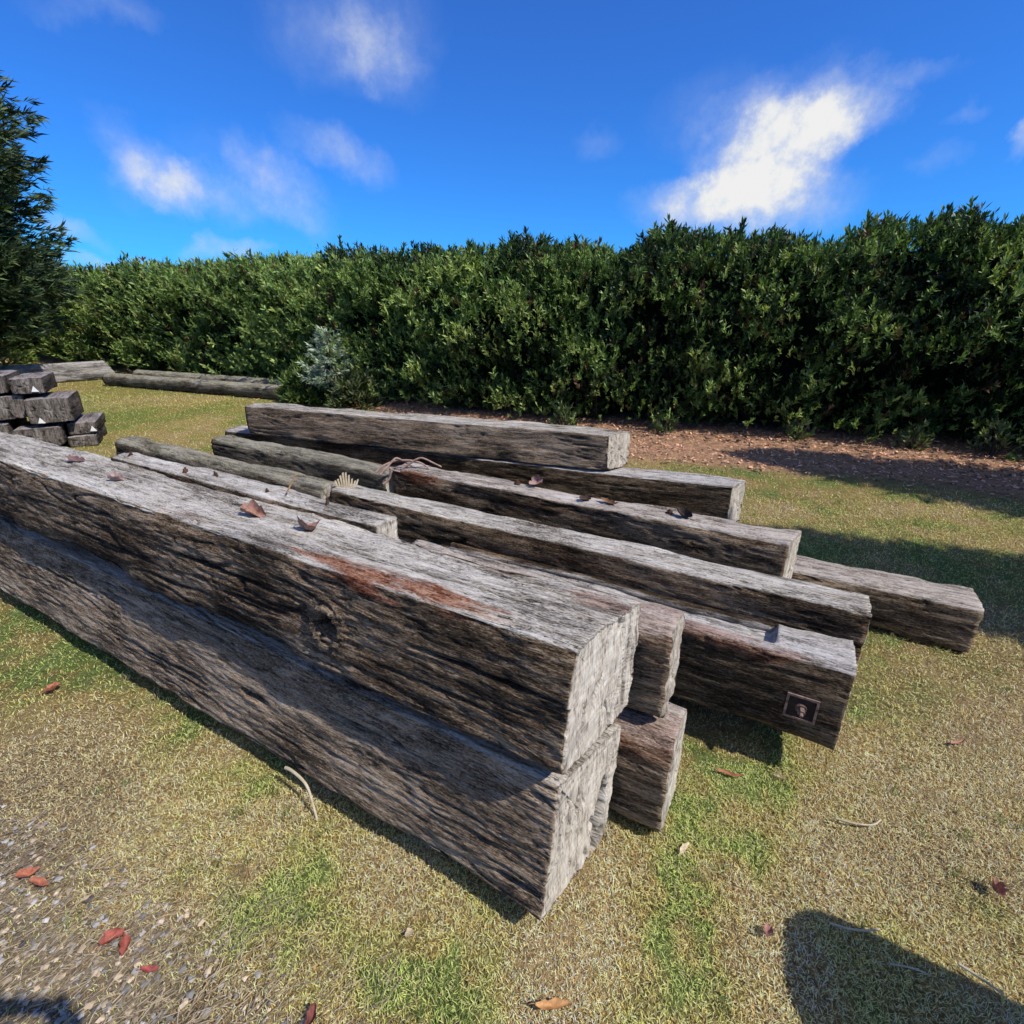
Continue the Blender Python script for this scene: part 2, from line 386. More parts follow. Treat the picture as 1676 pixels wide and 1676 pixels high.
# ------------------------------------------------------------------ timber beams
AX = -60.5                                                    # bearing of the pile's beams
def uw(s_, w_, bearing=AX):
    b = R(bearing); u = np.array([-math.sin(b), -math.cos(b)]); w = np.array([math.cos(b), -math.sin(b)])
    return s_*u+w_*w
def beam(name, label, xy, L, W, H, z0, yaw, mat, r=.02, roll=0, ds=.01, dl=.02, wear=.02, rough=1., ends=(1.,1.), reds=(), holes=(), group=None, cat='timber beam', crack=1., seed=None, taper=0., sag=0., endrough=1., parent=None, skew=(0,0), gouges=()):
    """xy: ground point under the middle of the right-hand end; the beam runs along local -X from there. Local y grows away from the camera side."""
    sd = seed if seed is not None else rng.uniform(0, 90)
    # perimeter of a rounded rectangle
    pts = []; nor = []
    def seg(p0, p1, n2):
        k = max(2, int(np.hypot(p1[0]-p0[0], p1[1]-p0[1])/ds))
        for i in range(k):
            t = i/k; pts.append((p0[0]+(p1[0]-p0[0])*t, p0[1]+(p1[1]-p0[1])*t)); nor.append(n2)
    def arc(cx, cy, a0):
        k = max(2, int(r*1.57/ds)+1)
        for i in range(k):
            a = a0+i/k*math.pi/2; pts.append((cx+r*math.cos(a), cy+r*math.sin(a))); nor.append((math.cos(a), math.sin(a)))
    w2, h = W/2, H
    seg((-w2+r, 0), (w2-r, 0), (0,-1)); arc(w2-r, r, -math.pi/2); seg((w2, r), (w2, h-r), (1,0)); arc(w2-r, h-r, 0)
    seg((w2-r, h), (-w2+r, h), (0,1)); arc(-w2+r, h-r, math.pi/2); seg((-w2, h-r), (-w2, r), (-1,0)); arc(-w2+r, r, math.pi)
    P = np.array(pts); N = np.array(nor); n = len(P)
    ml = max(4, int(L/dl)); xs = -np.linspace(0, L, ml+1)
    # finer rows near the ends
    X = np.repeat(xs[:, None], n, 1); Y = np.repeat(P[None, :, 0], ml+1, 0); Z = np.repeat(P[None, :, 1], ml+1, 0)
    NY = np.repeat(N[None, :, 0], ml+1, 0); NZ = np.repeat(N[None, :, 1], ml+1, 0)
    tf = 1-taper*(-X/L); Y = Y*tf; Z = Z*tf
    def disp(X, Y, Z, corner):
        d = .012*fbm(X*.8+sd, Y*3, Z*3+sd, 2)+.006*fbm(X*3+sd, Y*14, Z*14, 3)
        wy = Y+.03*fbm(X*1.1, Y*4, Z*4+sd, 2); wz = Z+.03*fbm(X*1.1+40, Y*4, Z*4+sd, 2)
        gr = fbm(X*9+sd, wy*72, wz*72, 3); d = d+.0035*rough*gr
        rk = perlin(X*1.7+sd, wy*22, wz*22); mk = sstep(.0, .3, fbm(X*1.6+sd*2, Y*7, Z*7, 2)+.03)
        ck = (1-sstep(.0, .07, np.abs(rk)))*mk*crack
        rk2 = perlin(X*4+sd*3, wy*48, wz*48); ck2 = (1-sstep(.0, .10, np.abs(rk2)))*sstep(-.1, .3, fbm(X*2.2-sd, Y*9, Z*9, 2))*crack
        d = d-.014*ck-.007*ck2
        wr = np.clip(fbm(X*2.1+sd, Y*2+3, Z*2, 4)+.12, 0, 1)
        d = d-wear*corner*wr*2.2
        return d, np.clip(ck*.9+ck2*.6, 0, 1), gr
    corner = np.exp(-((w2-np.abs(Y))**2+np.minimum(Z, H-Z)**2)/(.045**2))
    d, ck, gr = disp(X, Y, Z, corner)
    red = np.zeros_like(X); dark = np.zeros_like(X)
    for (cx, cy, cz, rx, ry, rz, a) in reds:
        q = ((X-cx)/rx)**2+((Y-cy)/ry)**2+((Z-cz)/rz)**2
        k = sstep(0, .6, 1-q+1.5*fbm(X*5, Y*34, Z*34+sd, 4)); red = np.maximum(red, k*a)
    for (cx, cy, cz, rx, ry, rz, dep) in holes:
        q = ((X-cx)/rx)**2+((Y-cy)/ry)**2+((Z-cz)/rz)**2
        qn = q+.35*fbm(X*25+sd, Y*40, Z*40, 2)
        k = 1-sstep(.35, 1.0, qn); d = d-dep*k; dark = np.maximum(dark, 1-sstep(.3, .8, qn))
        if ry > .2 and .02 < rx < .06:                                   # knot: raised swirl of grain round the hole
            ring = np.exp(-((np.sqrt(q)-1.6)/.7)**2); d = d+ring*(.010+.009*np.sin(np.sqrt(np.maximum(q, .01))*9))
    for (x0, x1, y0, y1, dep) in gouges:                           # hewn-away step in the top face
        k = sstep(x0-.01, x0+.01, X)*(1-sstep(x1-.012, x1+.004, X))*sstep(y0-.02, y0+.02, Y)*(1-sstep(y1-.02, y1+.02, Y))*np.clip(NZ, 0, 1)
        d = d-dep*k
    Y2 = Y+NY*d; Z2 = Z+NZ*d
    # ragged, slightly skewed ends
    e0 = np.exp(X/.05); e1 = np.exp(-(X+L)/.05)
    jag = fbm(Y*22+sd, Z*16, 0*Y+1, 3)*.008*endrough+fbm(Y*50, Z*12+sd, 0*Y, 2)*.0025*endrough
    X2 = X+e0*(jag+skew[0]*(Z-H/2)+skew[1]*Y)+e1*jag
    sg = -sag*4*(X/L)*(1+X/L)
    Z2 = Z2-sg
    V = [np.stack([X2, Y2, Z2], -1).reshape(-1, 3)]
    up = [np.clip(NZ, -1, 1).ravel()*1.0]
    A = {'crk': [ck.ravel()], 'endg': [(.8*np.maximum(np.exp(X/.010), np.exp(-(X+L)/.010))*(1-.4*corner)).ravel()*0], 'red': [red.ravel()], 'dark': [dark.ravel()]}
    i = np.arange(ml)[:, None]*n; k = np.arange(n)[None]
    F = [np.stack([i+k, i+(k+1) % n, i+n+(k+1) % n, i+n+k], -1).reshape(-1, 4)[:, ::-1]]
    tris = []; base = (ml+1)*n
    for e in (0, 1):
        row = 0 if e == 0 else ml
        rim = np.stack([X2[row], Y2[row], Z2[row]], -1); cen = rim.mean(0)
        K = max(3, int(min(W, H)/2/ds)); last = row*n+np.arange(n); sgn = 1 if e == 0 else -1
        for q in range(1, K+1):
            t = 1-q/(K+1) if q < K else .03
            p = cen+(rim-cen)*t
            jd = fbm(p[:, 1]*22+sd, p[:, 2]*16, 0*t+np.ones(n), 3)*.008*endrough+fbm(p[:, 1]*50, p[:, 2]*12+sd, np.zeros(n), 2)*.0025*endrough
            gro = fbm(p[:, 1]*55+sd*2, p[:, 2]*4, np.ones(n)*e, 3)*.003*endrough
            ckr = perlin(p[:, 1]*17+sd+.6*fbm(p[:, 1]*6, p[:, 2]*6, 0*p[:, 0]), p[:, 2]*3.2, np.ones(n)*(2+e)); ce = (1-sstep(.0, .065, np.abs(ckr)))*sstep(-.25, .1, fbm(p[:, 1]*5+sd, p[:, 2]*5, np.ones(n)*4, 2))
            p[:, 0] = (0 if e == 0 else -L)+jd+(skew[0]*(p[:, 2]-H/2)+skew[1]*p[:, 1])*(e == 0)+sgn*(.002+gro-.02*ce)
            dk2 = np.zeros(n)
            for (cx, cy, cz, rx, ry, rz, dep) in holes:
                if abs(cx) < .03 and e == 0 and rx < .05:
                    qq = ((p[:, 1]-cy)/ry)**2+((p[:, 2]-cz)/rz)**2+.4*fbm(p[:, 1]*20, p[:, 2]*20, np.ones(n), 2); kk = 1-sstep(.5, 1, qq); p[:, 0] -= kk*dep; dk2 = np.maximum(dk2, kk)
            V.append(p); up.append(np.zeros(n)); A['crk'].append(ce*.8); A['red'].append(np.zeros(n)); A['dark'].append(dk2)
            A['endg'].append(np.full(n, ends[e]))
            cur = base+np.arange(n); nk = (np.arange(n)+1) % n
            f = np.stack([last, last[nk], cur[nk], cur], 1)
            F.append(f if e == 0 else f[:, ::-1]); last = cur; base += n
        V.append(cen[None]+np.array([[-.004*sgn, 0, 0]])); up.append(np.zeros(1))
        for kk, vv in (('crk', 0), ('red', 0), ('dark', 0), ('endg', ends[e])): A[kk].append(np.array([vv], float))
        f = np.stack([last, last[(np.arange(n)+1) % n], np.full(n, base)], 1); tris.append(f if e == 0 else f[:, ::-1]); base += 1
    V = np.concatenate(V); at = {k_: np.concatenate(v_) for k_, v_ in A.items()}; at['up'] = np.concatenate(up)
    if roll:
        c_, s_ = math.cos(roll), math.sin(roll); y, z = V[:, 1].copy(), V[:, 2]-0
        V[:, 1] = y*c_-z*s_; V[:, 2] = y*s_+z*c_
    o = mesh_obj(name, V, F+tris, mat, attrs=at)
    o.location = (xy[0], xy[1], z0); o.rotation_euler = (0, 0, yaw)
    if label: tag(o, label, cat, group)
    return o
def yaw_of(bearing): return math.pi/2-R(bearing)+math.pi       # local +X points to the right-hand end
YA = yaw_of(AX)
G1 = 'weathered bridge timbers stacked on the lawn'
W_a = wood_material('wood_silvered', seed=1., top=((.07,.058,.045), (.46,.415,.35), (.74,.69,.60)), warm=.6)
W_b = wood_material('wood_grey_brown', seed=5.3, side=((.050,.035,.022), (.31,.222,.145), (.60,.47,.335)), warm=.4, soot=.32)
W_c = wood_material('wood_pinkish', seed=9.1, top=((.08,.062,.05), (.41,.35,.29), (.64,.575,.50)))
W_d = wood_material('wood_dark', seed=3.7, top=((.05,.043,.037), (.26,.235,.215), (.50,.47,.43)), side=((.013,.011,.009), (.06,.05,.042), (.17,.145,.125)), warm=.15)
W_e = wood_material('wood_mossy', seed=6.4, top=((.06,.056,.04), (.26,.24,.17), (.46,.42,.33)), side=((.022,.019,.014), (.11,.095,.07), (.27,.235,.18)))
W_f = wood_material('wood_bleached', seed=8.2, top=((.12,.11,.1), (.42,.39,.36), (.58,.55,.51)), side=((.12,.105,.095), (.36,.33,.30), (.54,.51,.47)), topbias=.1)

W_h = wood_material('wood_dark_side_pale_top', seed=2.2, top=((.07,.06,.052), (.42,.39,.355), (.66,.62,.58)), side=((.012,.008,.005), (.072,.048,.029), (.25,.185,.12)), warm=.55)
def B(name, label, s1, s0, w0, w1, z0, z1, mat, dyaw=0., pivot_bearing=None, **kw):
    """beam of the pile from s0 (left) to s1 (right end), w0..w1 across, z0..z1 up"""
    xy = uw(s1, (w0+w1)/2)
    return beam(name, label, xy, s1-s0, w1-w0, z1-z0, z0, YA+R(dyaw), mat, group=G1, **kw)

bA = B('timber_beam', 'large brown squared beam at the bottom of the near front stack', -.330, -7.2, .783, 1.14, .048, .468, W_b, roll=-R(11), ds=.006, dl=.014, r=.016, wear=.016, rough=2.3,
       holes=((-1.22,-.18,.20,.09,.25,.013,.03), (-.10,-.18,.07,.10,.25,.012,.022), (0,.10,.13,.03,.034,.14,.14), (-.62,-.18,.30,.30,.25,.005,.02), (-1.9,-.18,.14,.45,.25,.005,.022), (-.35,-.18,.19,.16,.25,.004,.018), (-2.7,-.18,.28,.5,.25,.006,.022), (-1.55,-.18,.36,.25,.25,.005,.02)), endrough=.7, skew=(.0,.15), seed=11.)
bB = B('timber_beam', 'large beam with silver grey top, orange stain and dark knotted side, topping the front stack', -.31, -7.0, .826, 1.180, .546, .888, W_a, roll=-R(7), ds=.006, dl=.014, r=.015, wear=.034, rough=2.3,
       reds=((-.62,-.13,.325,.40,.06,.055,1.), (-.05,.09,.33,.13,.05,.05,.6), (-1.6,-.13,.32,.4,.03,.03,.35)), holes=((-.80,-.155,.15,.034,.25,.040,.07), (-.6,-.03,.33,.6,.010,.2,.012), (-.25,-.157,.20,.28,.2,.005,.022), (-.40,-.157,.10,.22,.2,.004,.02), (-1.35,-.157,.20,.40,.2,.006,.022), (-2.1,-.157,.12,.5,.2,.006,.022), (-1.7,.06,.33,.5,.008,.2,.02), (-.16,.07,.33,.15,.006,.2,.025), (-2.6,.0,.33,.6,.008,.2,.02)), endrough=.8, skew=(.0,.15), seed=23.)
bC = B('timber_beam', 'narrow pale grey beam dotted with bolt stubs behind the near front stack, ending halfway', -1.22, -3.02, 1.185, 1.31, .60, .893, W_a, dyaw=0, ds=.009, dl=.025, r=.015, wear=.015)
bD = B('timber_beam', 'short reddish timber with a rotten rounded end lying on a smaller dark timber', -.20, -1.2, 1.255, 1.44, .425, .76, W_c, ds=.008, dl=.016, r=.055, wear=.04, rough=1.6, endrough=2., reds=((-.1,0,.33,.25,.12,.1,.35),), ends=(.8,.75))
bE = B('timber_beam', 'dark splintered timber resting on grass below the short reddish timber', -.15, -1.6, 1.215, 1.45, .0, .405, W_c, ds=.008, dl=.016, r=.08, wear=.04, rough=1.8, reds=((-.15,-.05,.36,.5,.12,.06,.5),))
bF = B('timber_beam', 'thick dark sided beam with a square rusty plate near its right end', .31, -1.45, 1.725, 1.955, .15, .49, W_h, ds=.008, dl=.01, r=.022, wear=.02, reds=((-.6,-.1,.32,.6,.06,.05,.6),), gouges=((-3,-.245,-.045,.3,.045),), seed=31.)
bG = B('timber_beam', 'long straight grey beam behind the plated beam, flush with it at the right end', .345, -2.36, 1.965, 2.14, .16, .588, W_a, ds=.009, dl=.02, r=.018, wear=.014, seed=37.)
bH = B('timber_beam', 'rounded grey beam with a frayed right end, in line with the long straight grey beam', -2.42, -4.75, 1.93, 2.13, .2, .605, W_e, ds=.010, dl=.025, r=.06, wear=.05, endrough=3., ends=(.7,.7))
bI = B('timber_beam', 'pinkish topped beam strewn with dry leaves in front of the rear stack', .085, -2.45, 2.61, 2.81, .17, .535, W_c, ds=.010, dl=.02, r=.025, wear=.025, skew=(0,.25), reds=((-2.3,-.1,.33,.2,.06,.06,.8),))
bI2 = B('timber_beam', 'dark rough beam left of the vine tangle, in line with the pinkish topped beam', -2.5, -4.55, 2.58, 2.80, .12, .50, W_e, ds=.010, dl=.025, r=.05, wear=.05)
bL = B('timber_beam', 'low beam lying on grass that reaches farthest right of the pile', .93, -1.6, 2.93, 3.19, -.005, .255, W_c, ds=.010, dl=.02, r=.03, wear=.03, rough=1.4)
BK = -68.5
def Bk(label, xy_front_right, L, W, H, z0, mat, bearing=BK, **kw):
    b = R(bearing); w = np.array([math.cos(b), -math.sin(b)])
    return beam('timber_beam', label, np.array(xy_front_right)+w*W/2, L, W, H, z0, yaw_of(bearing), mat, group=G1, **kw)
bK = Bk('lower beam of the rear stack by the hedge, dark sided with a pale sawn right end', (1.68,3.575), 5.15, .26, .35, .0, W_h, ds=.011, dl=.03, r=.015, skew=(0,.40))
bJ = Bk('upper beam of the rear stack by the hedge, greyish brown with a speckled right end', (.82,3.93), 3.78, .25, .30, .358, W_b, bearing=-69.8, ds=.011, dl=.03, r=.012, ends=(.85,.85), skew=(0,.55))
# cross bearers that carry the pile
for k, (s_, wa, wb, hh, lab) in enumerate(((-1.9,.95,1.9,.15,'short squared bearer in deep shadow beneath the left half of the near front stack'), (-.9,1.75,2.78,.115,'low bearer lying across under the middle beams in their shadow'))):
    p_ = uw(s_, wb); b = beam('timber_bearer', lab, p_, wb-wa, .14, hh, -.01, YA+math.pi/2, W_d, ds=.014, dl=.03, r=.012, cat='timber bearer')
# plate and bolt on bF (local frame: x from right end, y towards the hedge)
def child_box(name, parent, c, sz, mat, bev=.003):
    import bmesh
    bm = bmesh.new(); bmesh.ops.create_cube(bm, size=1); bmesh.ops.scale(bm, vec=sz, verts=bm.verts)
    bmesh.ops.bevel(bm, geom=bm.edges[:], offset=bev, segments=2, affect='EDGES'); bmesh.ops.translate(bm, vec=c, verts=bm.verts)
    me = bpy.data.meshes.new(name); bm.to_mesh(me); bm.free(); me.materials.append(mat)
    o = bpy.data.objects.new(name, me); COL.objects.link(o); o.parent = parent; return o
def frame_child(name, parent, cx, y, cz, w, h, t, mat):
    V, F = [], []
    for yy in (y, y-t):
        for k in (1., .84):
            for (a, b) in ((-1,-1), (1,-1), (1,1), (-1,1)): V.append((cx+a*w/2*k, yy, cz+b*h/2*k))
    for i in range(4):
        j = (i+1) % 4
        F += [(8+i, 8+j, 12+j, 12+i), (i, j, 8+j, 8+i), (4+j, 4+i, 12+i, 12+j)]
    return mesh_obj(name, V, F, mat, parent, smooth=False)
def bolt(parent, c, axis, r, h, mat=None, name='bolt'):
    """rusty bolt: hexagonal nut, shank stub and washer in one turned shape"""
    c = np.array(c, float); a = np.array(axis, float); a /= np.linalg.norm(a)
    v1 = tube([c-a*.01, c+a*.004, c+a*.0041], [r*1.7, r*1.7, r*1.6], 12)
    v2 = tube([c+a*.003, c+a*(.003+h*.55), c+a*(.0031+h*.55)], [r*1.25, r*1.2, r], 6)
    v3 = tube([c+a*h*.5, c+a*h, c+a*(h+.001)], [r*.6, r*.58, r*.4], 9)
    V, F = merge([v1, v2, v3]); return mesh_obj(name, V, F, mat or M_rust, parent, smooth=False)
M_pale_rust = simple_mat('pale_worn_iron', ((.07,.038,.028), (.36,.26,.21)), 40, .8, .3)
M_darkplate = simple_mat('dark_iron_plate', ((.012,.009,.008), (.05,.03,.024)), 50, .8, .3)
pl = child_box('metal_plate', bF, (-.125,-.120,.15), (.105,.010,.105), M_darkplate)
frame_child('plate_rim', pl, -.125, -.123, .15, .10, .10, .006, M_pale_rust)
b_ = bolt(pl, (-.125,-.126,.15), (.1,-1,-.25), .011, .034, M_pale_rust)
bolt(bD, (-.16,-.06,.33), (0,-.1,1), .015, .035)
for (x, y) in ((-.30,.0), (-.62,-.02), (-1.02,.015), (-1.2,-.02), (-1.72,.0)): bolt(bC, (x,y,.288), (rng.uniform(-.3,.3),rng.uniform(-.3,.3),1), rng.uniform(.005,.009), rng.uniform(.016,.034))
bolt(bL, (.0,.02,.14), (1,0,.1), .012, .03, M_white)
bolt(bI, (-.62,.0,.365), (0,0,1), .014, .025); bolt(bI, (-1.6,.04,.365), (0,0,1), .013, .02)

# left stack of shorter timbers, white chips of paint on their ends
b0 = np.array([-.5,.866]); e0 = np.array([.866,.5]); P0 = np.array([-5.64,6.0])
W_g = wood_material('wood_purple_grey', seed=12.4, top=((.05,.042,.04), (.23,.195,.18), (.46,.41,.38)), end=((.02,.017,.015), (.10,.083,.07), (.27,.23,.195)), side=((.014,.012,.010), (.06,.05,.043), (.18,.15,.13)))
stk = [((-.10,.21), (.645,.83), .0, 'small topmost left stack timber nearest the lawn with a white mark', (.06,.05)),
       ((-.50,-.14), (.66,.86), .1, 'topmost timber at the frame edge of the left stack, beside the small top timber', None),
       ((-.42,-.02), (.37,.63), .05, 'wide second layer timber at the frame edge of the left stack', (-.16,.10)),
       ((.0,.41), (.32,.60), -.12, 'wide left stack timber jutting towards the lawn, white mark low left on its end', (-.10,.03)),
       ((-.20,.26), (.04,.27), -.1, 'rounded pale ended timber in the lower layer of the left stack', (-.06,.09)),
       ((.29,.58), (.135,.275), .0, 'thin lower left stack timber with a white mark at its right corner', (.10,.05)),
       ((.26,.56), (-.01,.125), -.05, 'bottom timber of the left stack lying on the grass at the outer corner', None),
       ((-.64,-.23), (.02,.33), .0, 'dark bottom timber of the left stack at the frame edge', None)]
M_tri = simple_mat('white_mark_paint', ((.70,.68,.63), (.82,.80,.76)), 30, .6, .2)
for k, ((x0, x1), (z0, z1), off, lab, mark) in enumerate(stk):
    W, H = x1-x0, z1-z0
    xy = P0+e0*(x0+x1)/2-b0*(-off)
    L = (.62,.7,.75,.66,.6,.7,.72,.8)[k]
    o = beam('timber_offcut', lab, xy, L, W, H, z0, math.atan2(-b0[1], -b0[0]), W_g, r=.012 if k != 4 else .05, ds=.012, dl=.03, wear=.016, group='shorter timbers in the stack at the left', cat='timber', ends=(1.,1.), endrough=.6)
    # local y here runs along +e0
    if mark:
        yy, zz = mark; zz = zz
        V = [(.020,yy-.030,zz-.022), (.020,yy+.034,zz-.026), (.022,yy-.003,zz+.038), (.0,yy-.030,zz-.022), (.0,yy+.034,zz-.026), (.0,yy-.003,zz+.038)]
        mesh_obj('white_mark', V, [(0,1,2), (3,5,4), (0,3,4,1), (1,4,5,2), (2,5,3,0)], M_tri, o, smooth=False)
# pale beam and round logs by the hedge
o = beam('timber_beam', 'bleached pale beam lying at the far left in front of the hedge', (-9.5,12.55), 2.6, .34, .40, .0, math.atan2(1.55,1.62), W_f, r=.03, ds=.03, dl=.06, wear=.06, skew=(-.5,0), cat='timber beam', ends=(.6,.6))
for (a, b, rr, lab) in (((-3.75,9.35), (-8.75,11.42), .135, 'front dark round log lying between the pale beam and the rear stack'), ((-3.0,9.55), (-8.35,11.78), .15, 'mossy round log lying just behind the front dark log by the hedge')):
    a = np.array(a); b = np.array(b); L = np.linalg.norm(a-b)
    beam('log', lab, a, L, rr*2, rr*2, -.02, math.atan2(*(a-b)[::-1]), W_e, r=rr*.98, ds=.03, dl=.06, wear=.0, cat='log', crack=.5)

# ------------------------------------------------------------------ foliage
def leaf_batch(base, axis, n_leaf, L, Wd, spread, col, jit=.25, along=.0, tipcol=None, droop=0.):
    """rosettes of narrow leaves around shoots. base,axis: (n,3); returns verts, quads, colours"""
    n = len(base)
    a = np.repeat(axis, n_leaf, 0); p = np.repeat(base, n_leaf, 0); m = len(p)
    c = np.repeat(col, n_leaf, 0); LL = np.repeat(L, n_leaf)*rng.uniform(.6, 1.15, m); WW = np.repeat(Wd, n_leaf)
    h = np.where(np.abs(a[:, 2:3]) < .9, np.array([[0,0,1.]]), np.array([[1.,0,0]]))
    x = np.cross(a, h); x /= np.linalg.norm(x, axis=1)[:, None]; y = np.cross(a, x)
    th = rng.uniform(0, 6.283, m); ph = np.abs(rng.normal(spread, jit, m))
    rad = x*np.cos(th)[:, None]+y*np.sin(th)[:, None]
    t_ = rng.uniform(0, 1, m)
    p = p+a*(t_*np.repeat(along, n_leaf) if not np.isscalar(along) else t_*along)[:, None]
    d = a*np.cos(ph)[:, None]+rad*np.sin(ph)[:, None]; d[:, 2] -= droop*rng.uniform(0, 1, m); d /= np.linalg.norm(d, axis=1)[:, None]
    s_ = np.cross(d, a+.4*rng.normal(size=(m, 3))); s_ /= np.linalg.norm(s_, axis=1)[:, None]+1e-9
    mid = p+d*(LL*.5)[:, None]; tip = p+d*LL[:, None]; tip[:, 2] -= droop*LL*.3
    V = np.stack([p, mid+s_*(WW*.5)[:, None], tip, mid-s_*(WW*.5)[:, None]], 1).reshape(-1, 3)
    c = c*rng.uniform(.7, 1.3, m)[:, None]
    C4 = np.repeat(c, 4, 0).reshape(m, 4, 3)
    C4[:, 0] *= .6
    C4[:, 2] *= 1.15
    return V, np.arange(m*4).reshape(m, 4), C4.reshape(-1, 3)
def cat(parts):
    V = []; F = []; C_ = []; b = 0
    for v, f, c in parts: V.append(v); F.append(f+b); C_.append(c); b += len(v)
    return np.concatenate(V), np.concatenate(F), np.concatenate(C_)

def hedge_frame(t):
    """t: arc length along the smooth hedge front"""
    return np.stack([np.interp(t, HT, HP[:, 0]), np.interp(t, HT, HP[:, 1])], -1), np.stack([np.interp(t, HT, HN[:, 0]), np.interp(t, HT, HN[:, 1])], -1)
_tt = np.concatenate([[0], np.cumsum(np.linalg.norm(np.diff(HB, axis=0), axis=1))])
_f = np.linspace(0, _tt[-1], 200)
HP = np.stack([np.interp(_f, _tt, HB[:, 0]), np.interp(_f, _tt, HB[:, 1])], 1)
for _ in range(25): HP[1:-1] = .25*HP[:-2]+.5*HP[1:-1]+.25*HP[2:]
HT = np.concatenate([[0], np.cumsum(np.linalg.norm(np.diff(HP, axis=0), axis=1))])
_T = np.gradient(HP, axis=0); _T /= np.linalg.norm(_T, axis=1)[:, None]
HN = np.stack([_T[:, 1], -_T[:, 0]], 1)                     # towards the lawn
def hedge_top(t, x):
    return 2.25+.10*sstep(1, 5, x)+.12*sstep(-9, -13, x)*0+.40*fbm(t*.6, t*0+2, t*0, 3)+.42*fbm(t*1.5, t*0+5, t*0, 3)
def hedge_bulge(t, z):
    zz = z/2.4
    prof = -.32*np.clip(1-zz/.16, 0, 1)**1.5-.60*np.clip((zz-.72)/.32, 0, 1.2)**2+.05
    return prof+.70*fbm(t*1.0, z*1.2, t*0+1, 3)+.34*fbm(t*2.3, z*2.4, t*0+8, 2)
def build_hedge():
    root = empty('hedge', (0,7.6,0)); tag(root, 'tall dark green clipped evergreen hedge running across behind the timbers', 'hedge')
    Tm = HT[-1]
    parts = []
    def shoots(n, tlo, thi, zlo, zhi, depth, size, nl, top=False, tips=False):
        t = rng.uniform(tlo, thi, n); z = rng.uniform(zlo, zhi, n)
        keep = rng.uniform(0, 1, n) < (sstep(.0, .3, fbm(t*1.7, z*5, 0*t+12, 3)) if tips else 1. if top else .12+.88*sstep(-.22, .08, fbm(t*1.9, z*4.2, 0*t+6, 3)+.10))
        t = t[keep]; z = z[keep]; n = len(t)
        P, N = hedge_frame(t); x = P[:, 0]
        ht = hedge_top(t, x)
        if not top:
            z = z*ht; pr = (-.02 if tips else -rng.exponential(depth, n))+(.05 if tips else 0)+.16*np.abs(rng.normal(0, 1, n))**1.5*(rng.uniform(0,1,n)<.6); b = pr; bb = hedge_bulge(t, z)+pr
            pos = np.stack([P[:, 0]+N[:, 0]*bb, P[:, 1]+N[:, 1]*bb, z], 1)
            T = np.stack([N[:, 1], -N[:, 0]], 1)
            ax = np.stack([N[:, 0]*.6, N[:, 1]*.6, np.full(n, .8)], 1)+rng.normal(0, .30, (n, 3))
        else:
            b = -rng.uniform(.0, 1.5, n)-.15
            z = ht-.16*np.abs(rng.normal(0, .6, n))+.03-.35*np.clip((b+.55)/.4, 0, 1)**2
            pos = np.stack([P[:, 0]+N[:, 0]*b, P[:, 1]+N[:, 1]*b, z], 1)
            ax = np.stack([N[:, 0]*.12, N[:, 1]*.12, np.full(n, 1.)], 1)+rng.normal(0, .28, (n, 3))
            b = b*0
        ax /= np.linalg.norm(ax, axis=1)[:, None]
        # clump brightness: dark hollows and lit shoots, some yellowish, some rusty at the top
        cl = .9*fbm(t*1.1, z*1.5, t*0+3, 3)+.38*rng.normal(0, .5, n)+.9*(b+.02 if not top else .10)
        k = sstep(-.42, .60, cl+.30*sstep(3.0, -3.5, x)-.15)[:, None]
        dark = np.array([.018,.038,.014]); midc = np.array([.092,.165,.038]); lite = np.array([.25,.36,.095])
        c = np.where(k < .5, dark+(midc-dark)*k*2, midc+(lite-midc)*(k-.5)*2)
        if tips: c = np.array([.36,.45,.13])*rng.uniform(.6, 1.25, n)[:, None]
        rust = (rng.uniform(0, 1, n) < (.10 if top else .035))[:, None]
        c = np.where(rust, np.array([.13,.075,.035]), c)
        s_ = size*rng.uniform(.5, 1.5, n)
        # pull hollows inwards
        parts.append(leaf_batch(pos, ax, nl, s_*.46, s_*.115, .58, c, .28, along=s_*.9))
    # t of x: find runs
    tx = lambda x: float(np.interp(x, HP[:, 0], HT))
    a, b, c_, d = tx(-19), tx(-5.5), tx(.0), tx(9.5)
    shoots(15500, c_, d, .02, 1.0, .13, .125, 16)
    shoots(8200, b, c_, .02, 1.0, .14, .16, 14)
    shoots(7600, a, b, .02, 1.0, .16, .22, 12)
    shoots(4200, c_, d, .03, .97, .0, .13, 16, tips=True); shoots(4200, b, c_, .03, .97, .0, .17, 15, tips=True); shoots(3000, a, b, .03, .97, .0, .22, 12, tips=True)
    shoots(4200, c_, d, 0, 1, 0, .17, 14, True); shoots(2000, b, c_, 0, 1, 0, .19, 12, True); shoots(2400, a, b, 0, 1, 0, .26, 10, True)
    # a few taller leaders breaking the skyline
    n = 150; t = rng.uniform(a, d, n); P, N = hedge_frame(t); h = hedge_top(t, P[:, 0])
    for i in range(n):
        bb = rng.uniform(-.9, -.35); q = rng.uniform(.05, .30); st = np.linspace(0, q, 5)
        base = np.stack([np.full(5, P[i, 0]+N[i, 0]*bb), np.full(5, P[i, 1]+N[i, 1]*bb), h[i]-.05+st], 1)
        ax = np.tile(np.array([rng.normal(0, .12), rng.normal(0, .12), 1.]), (5, 1)); ax /= np.linalg.norm(ax, axis=1)[:, None]
        base += ax*0+np.outer(st, ax[0]*np.array([1,1,0]))
        col = np.tile(np.array([.05,.09,.022])*rng.uniform(.6, 1.5), (5, 1))
        parts.append(leaf_batch(base, ax, 12, np.full(5, .10), np.full(5, .026), .55, col, .25, along=.05))
    V, F, C_ = cat(parts); V[:, 1] -= 7.6
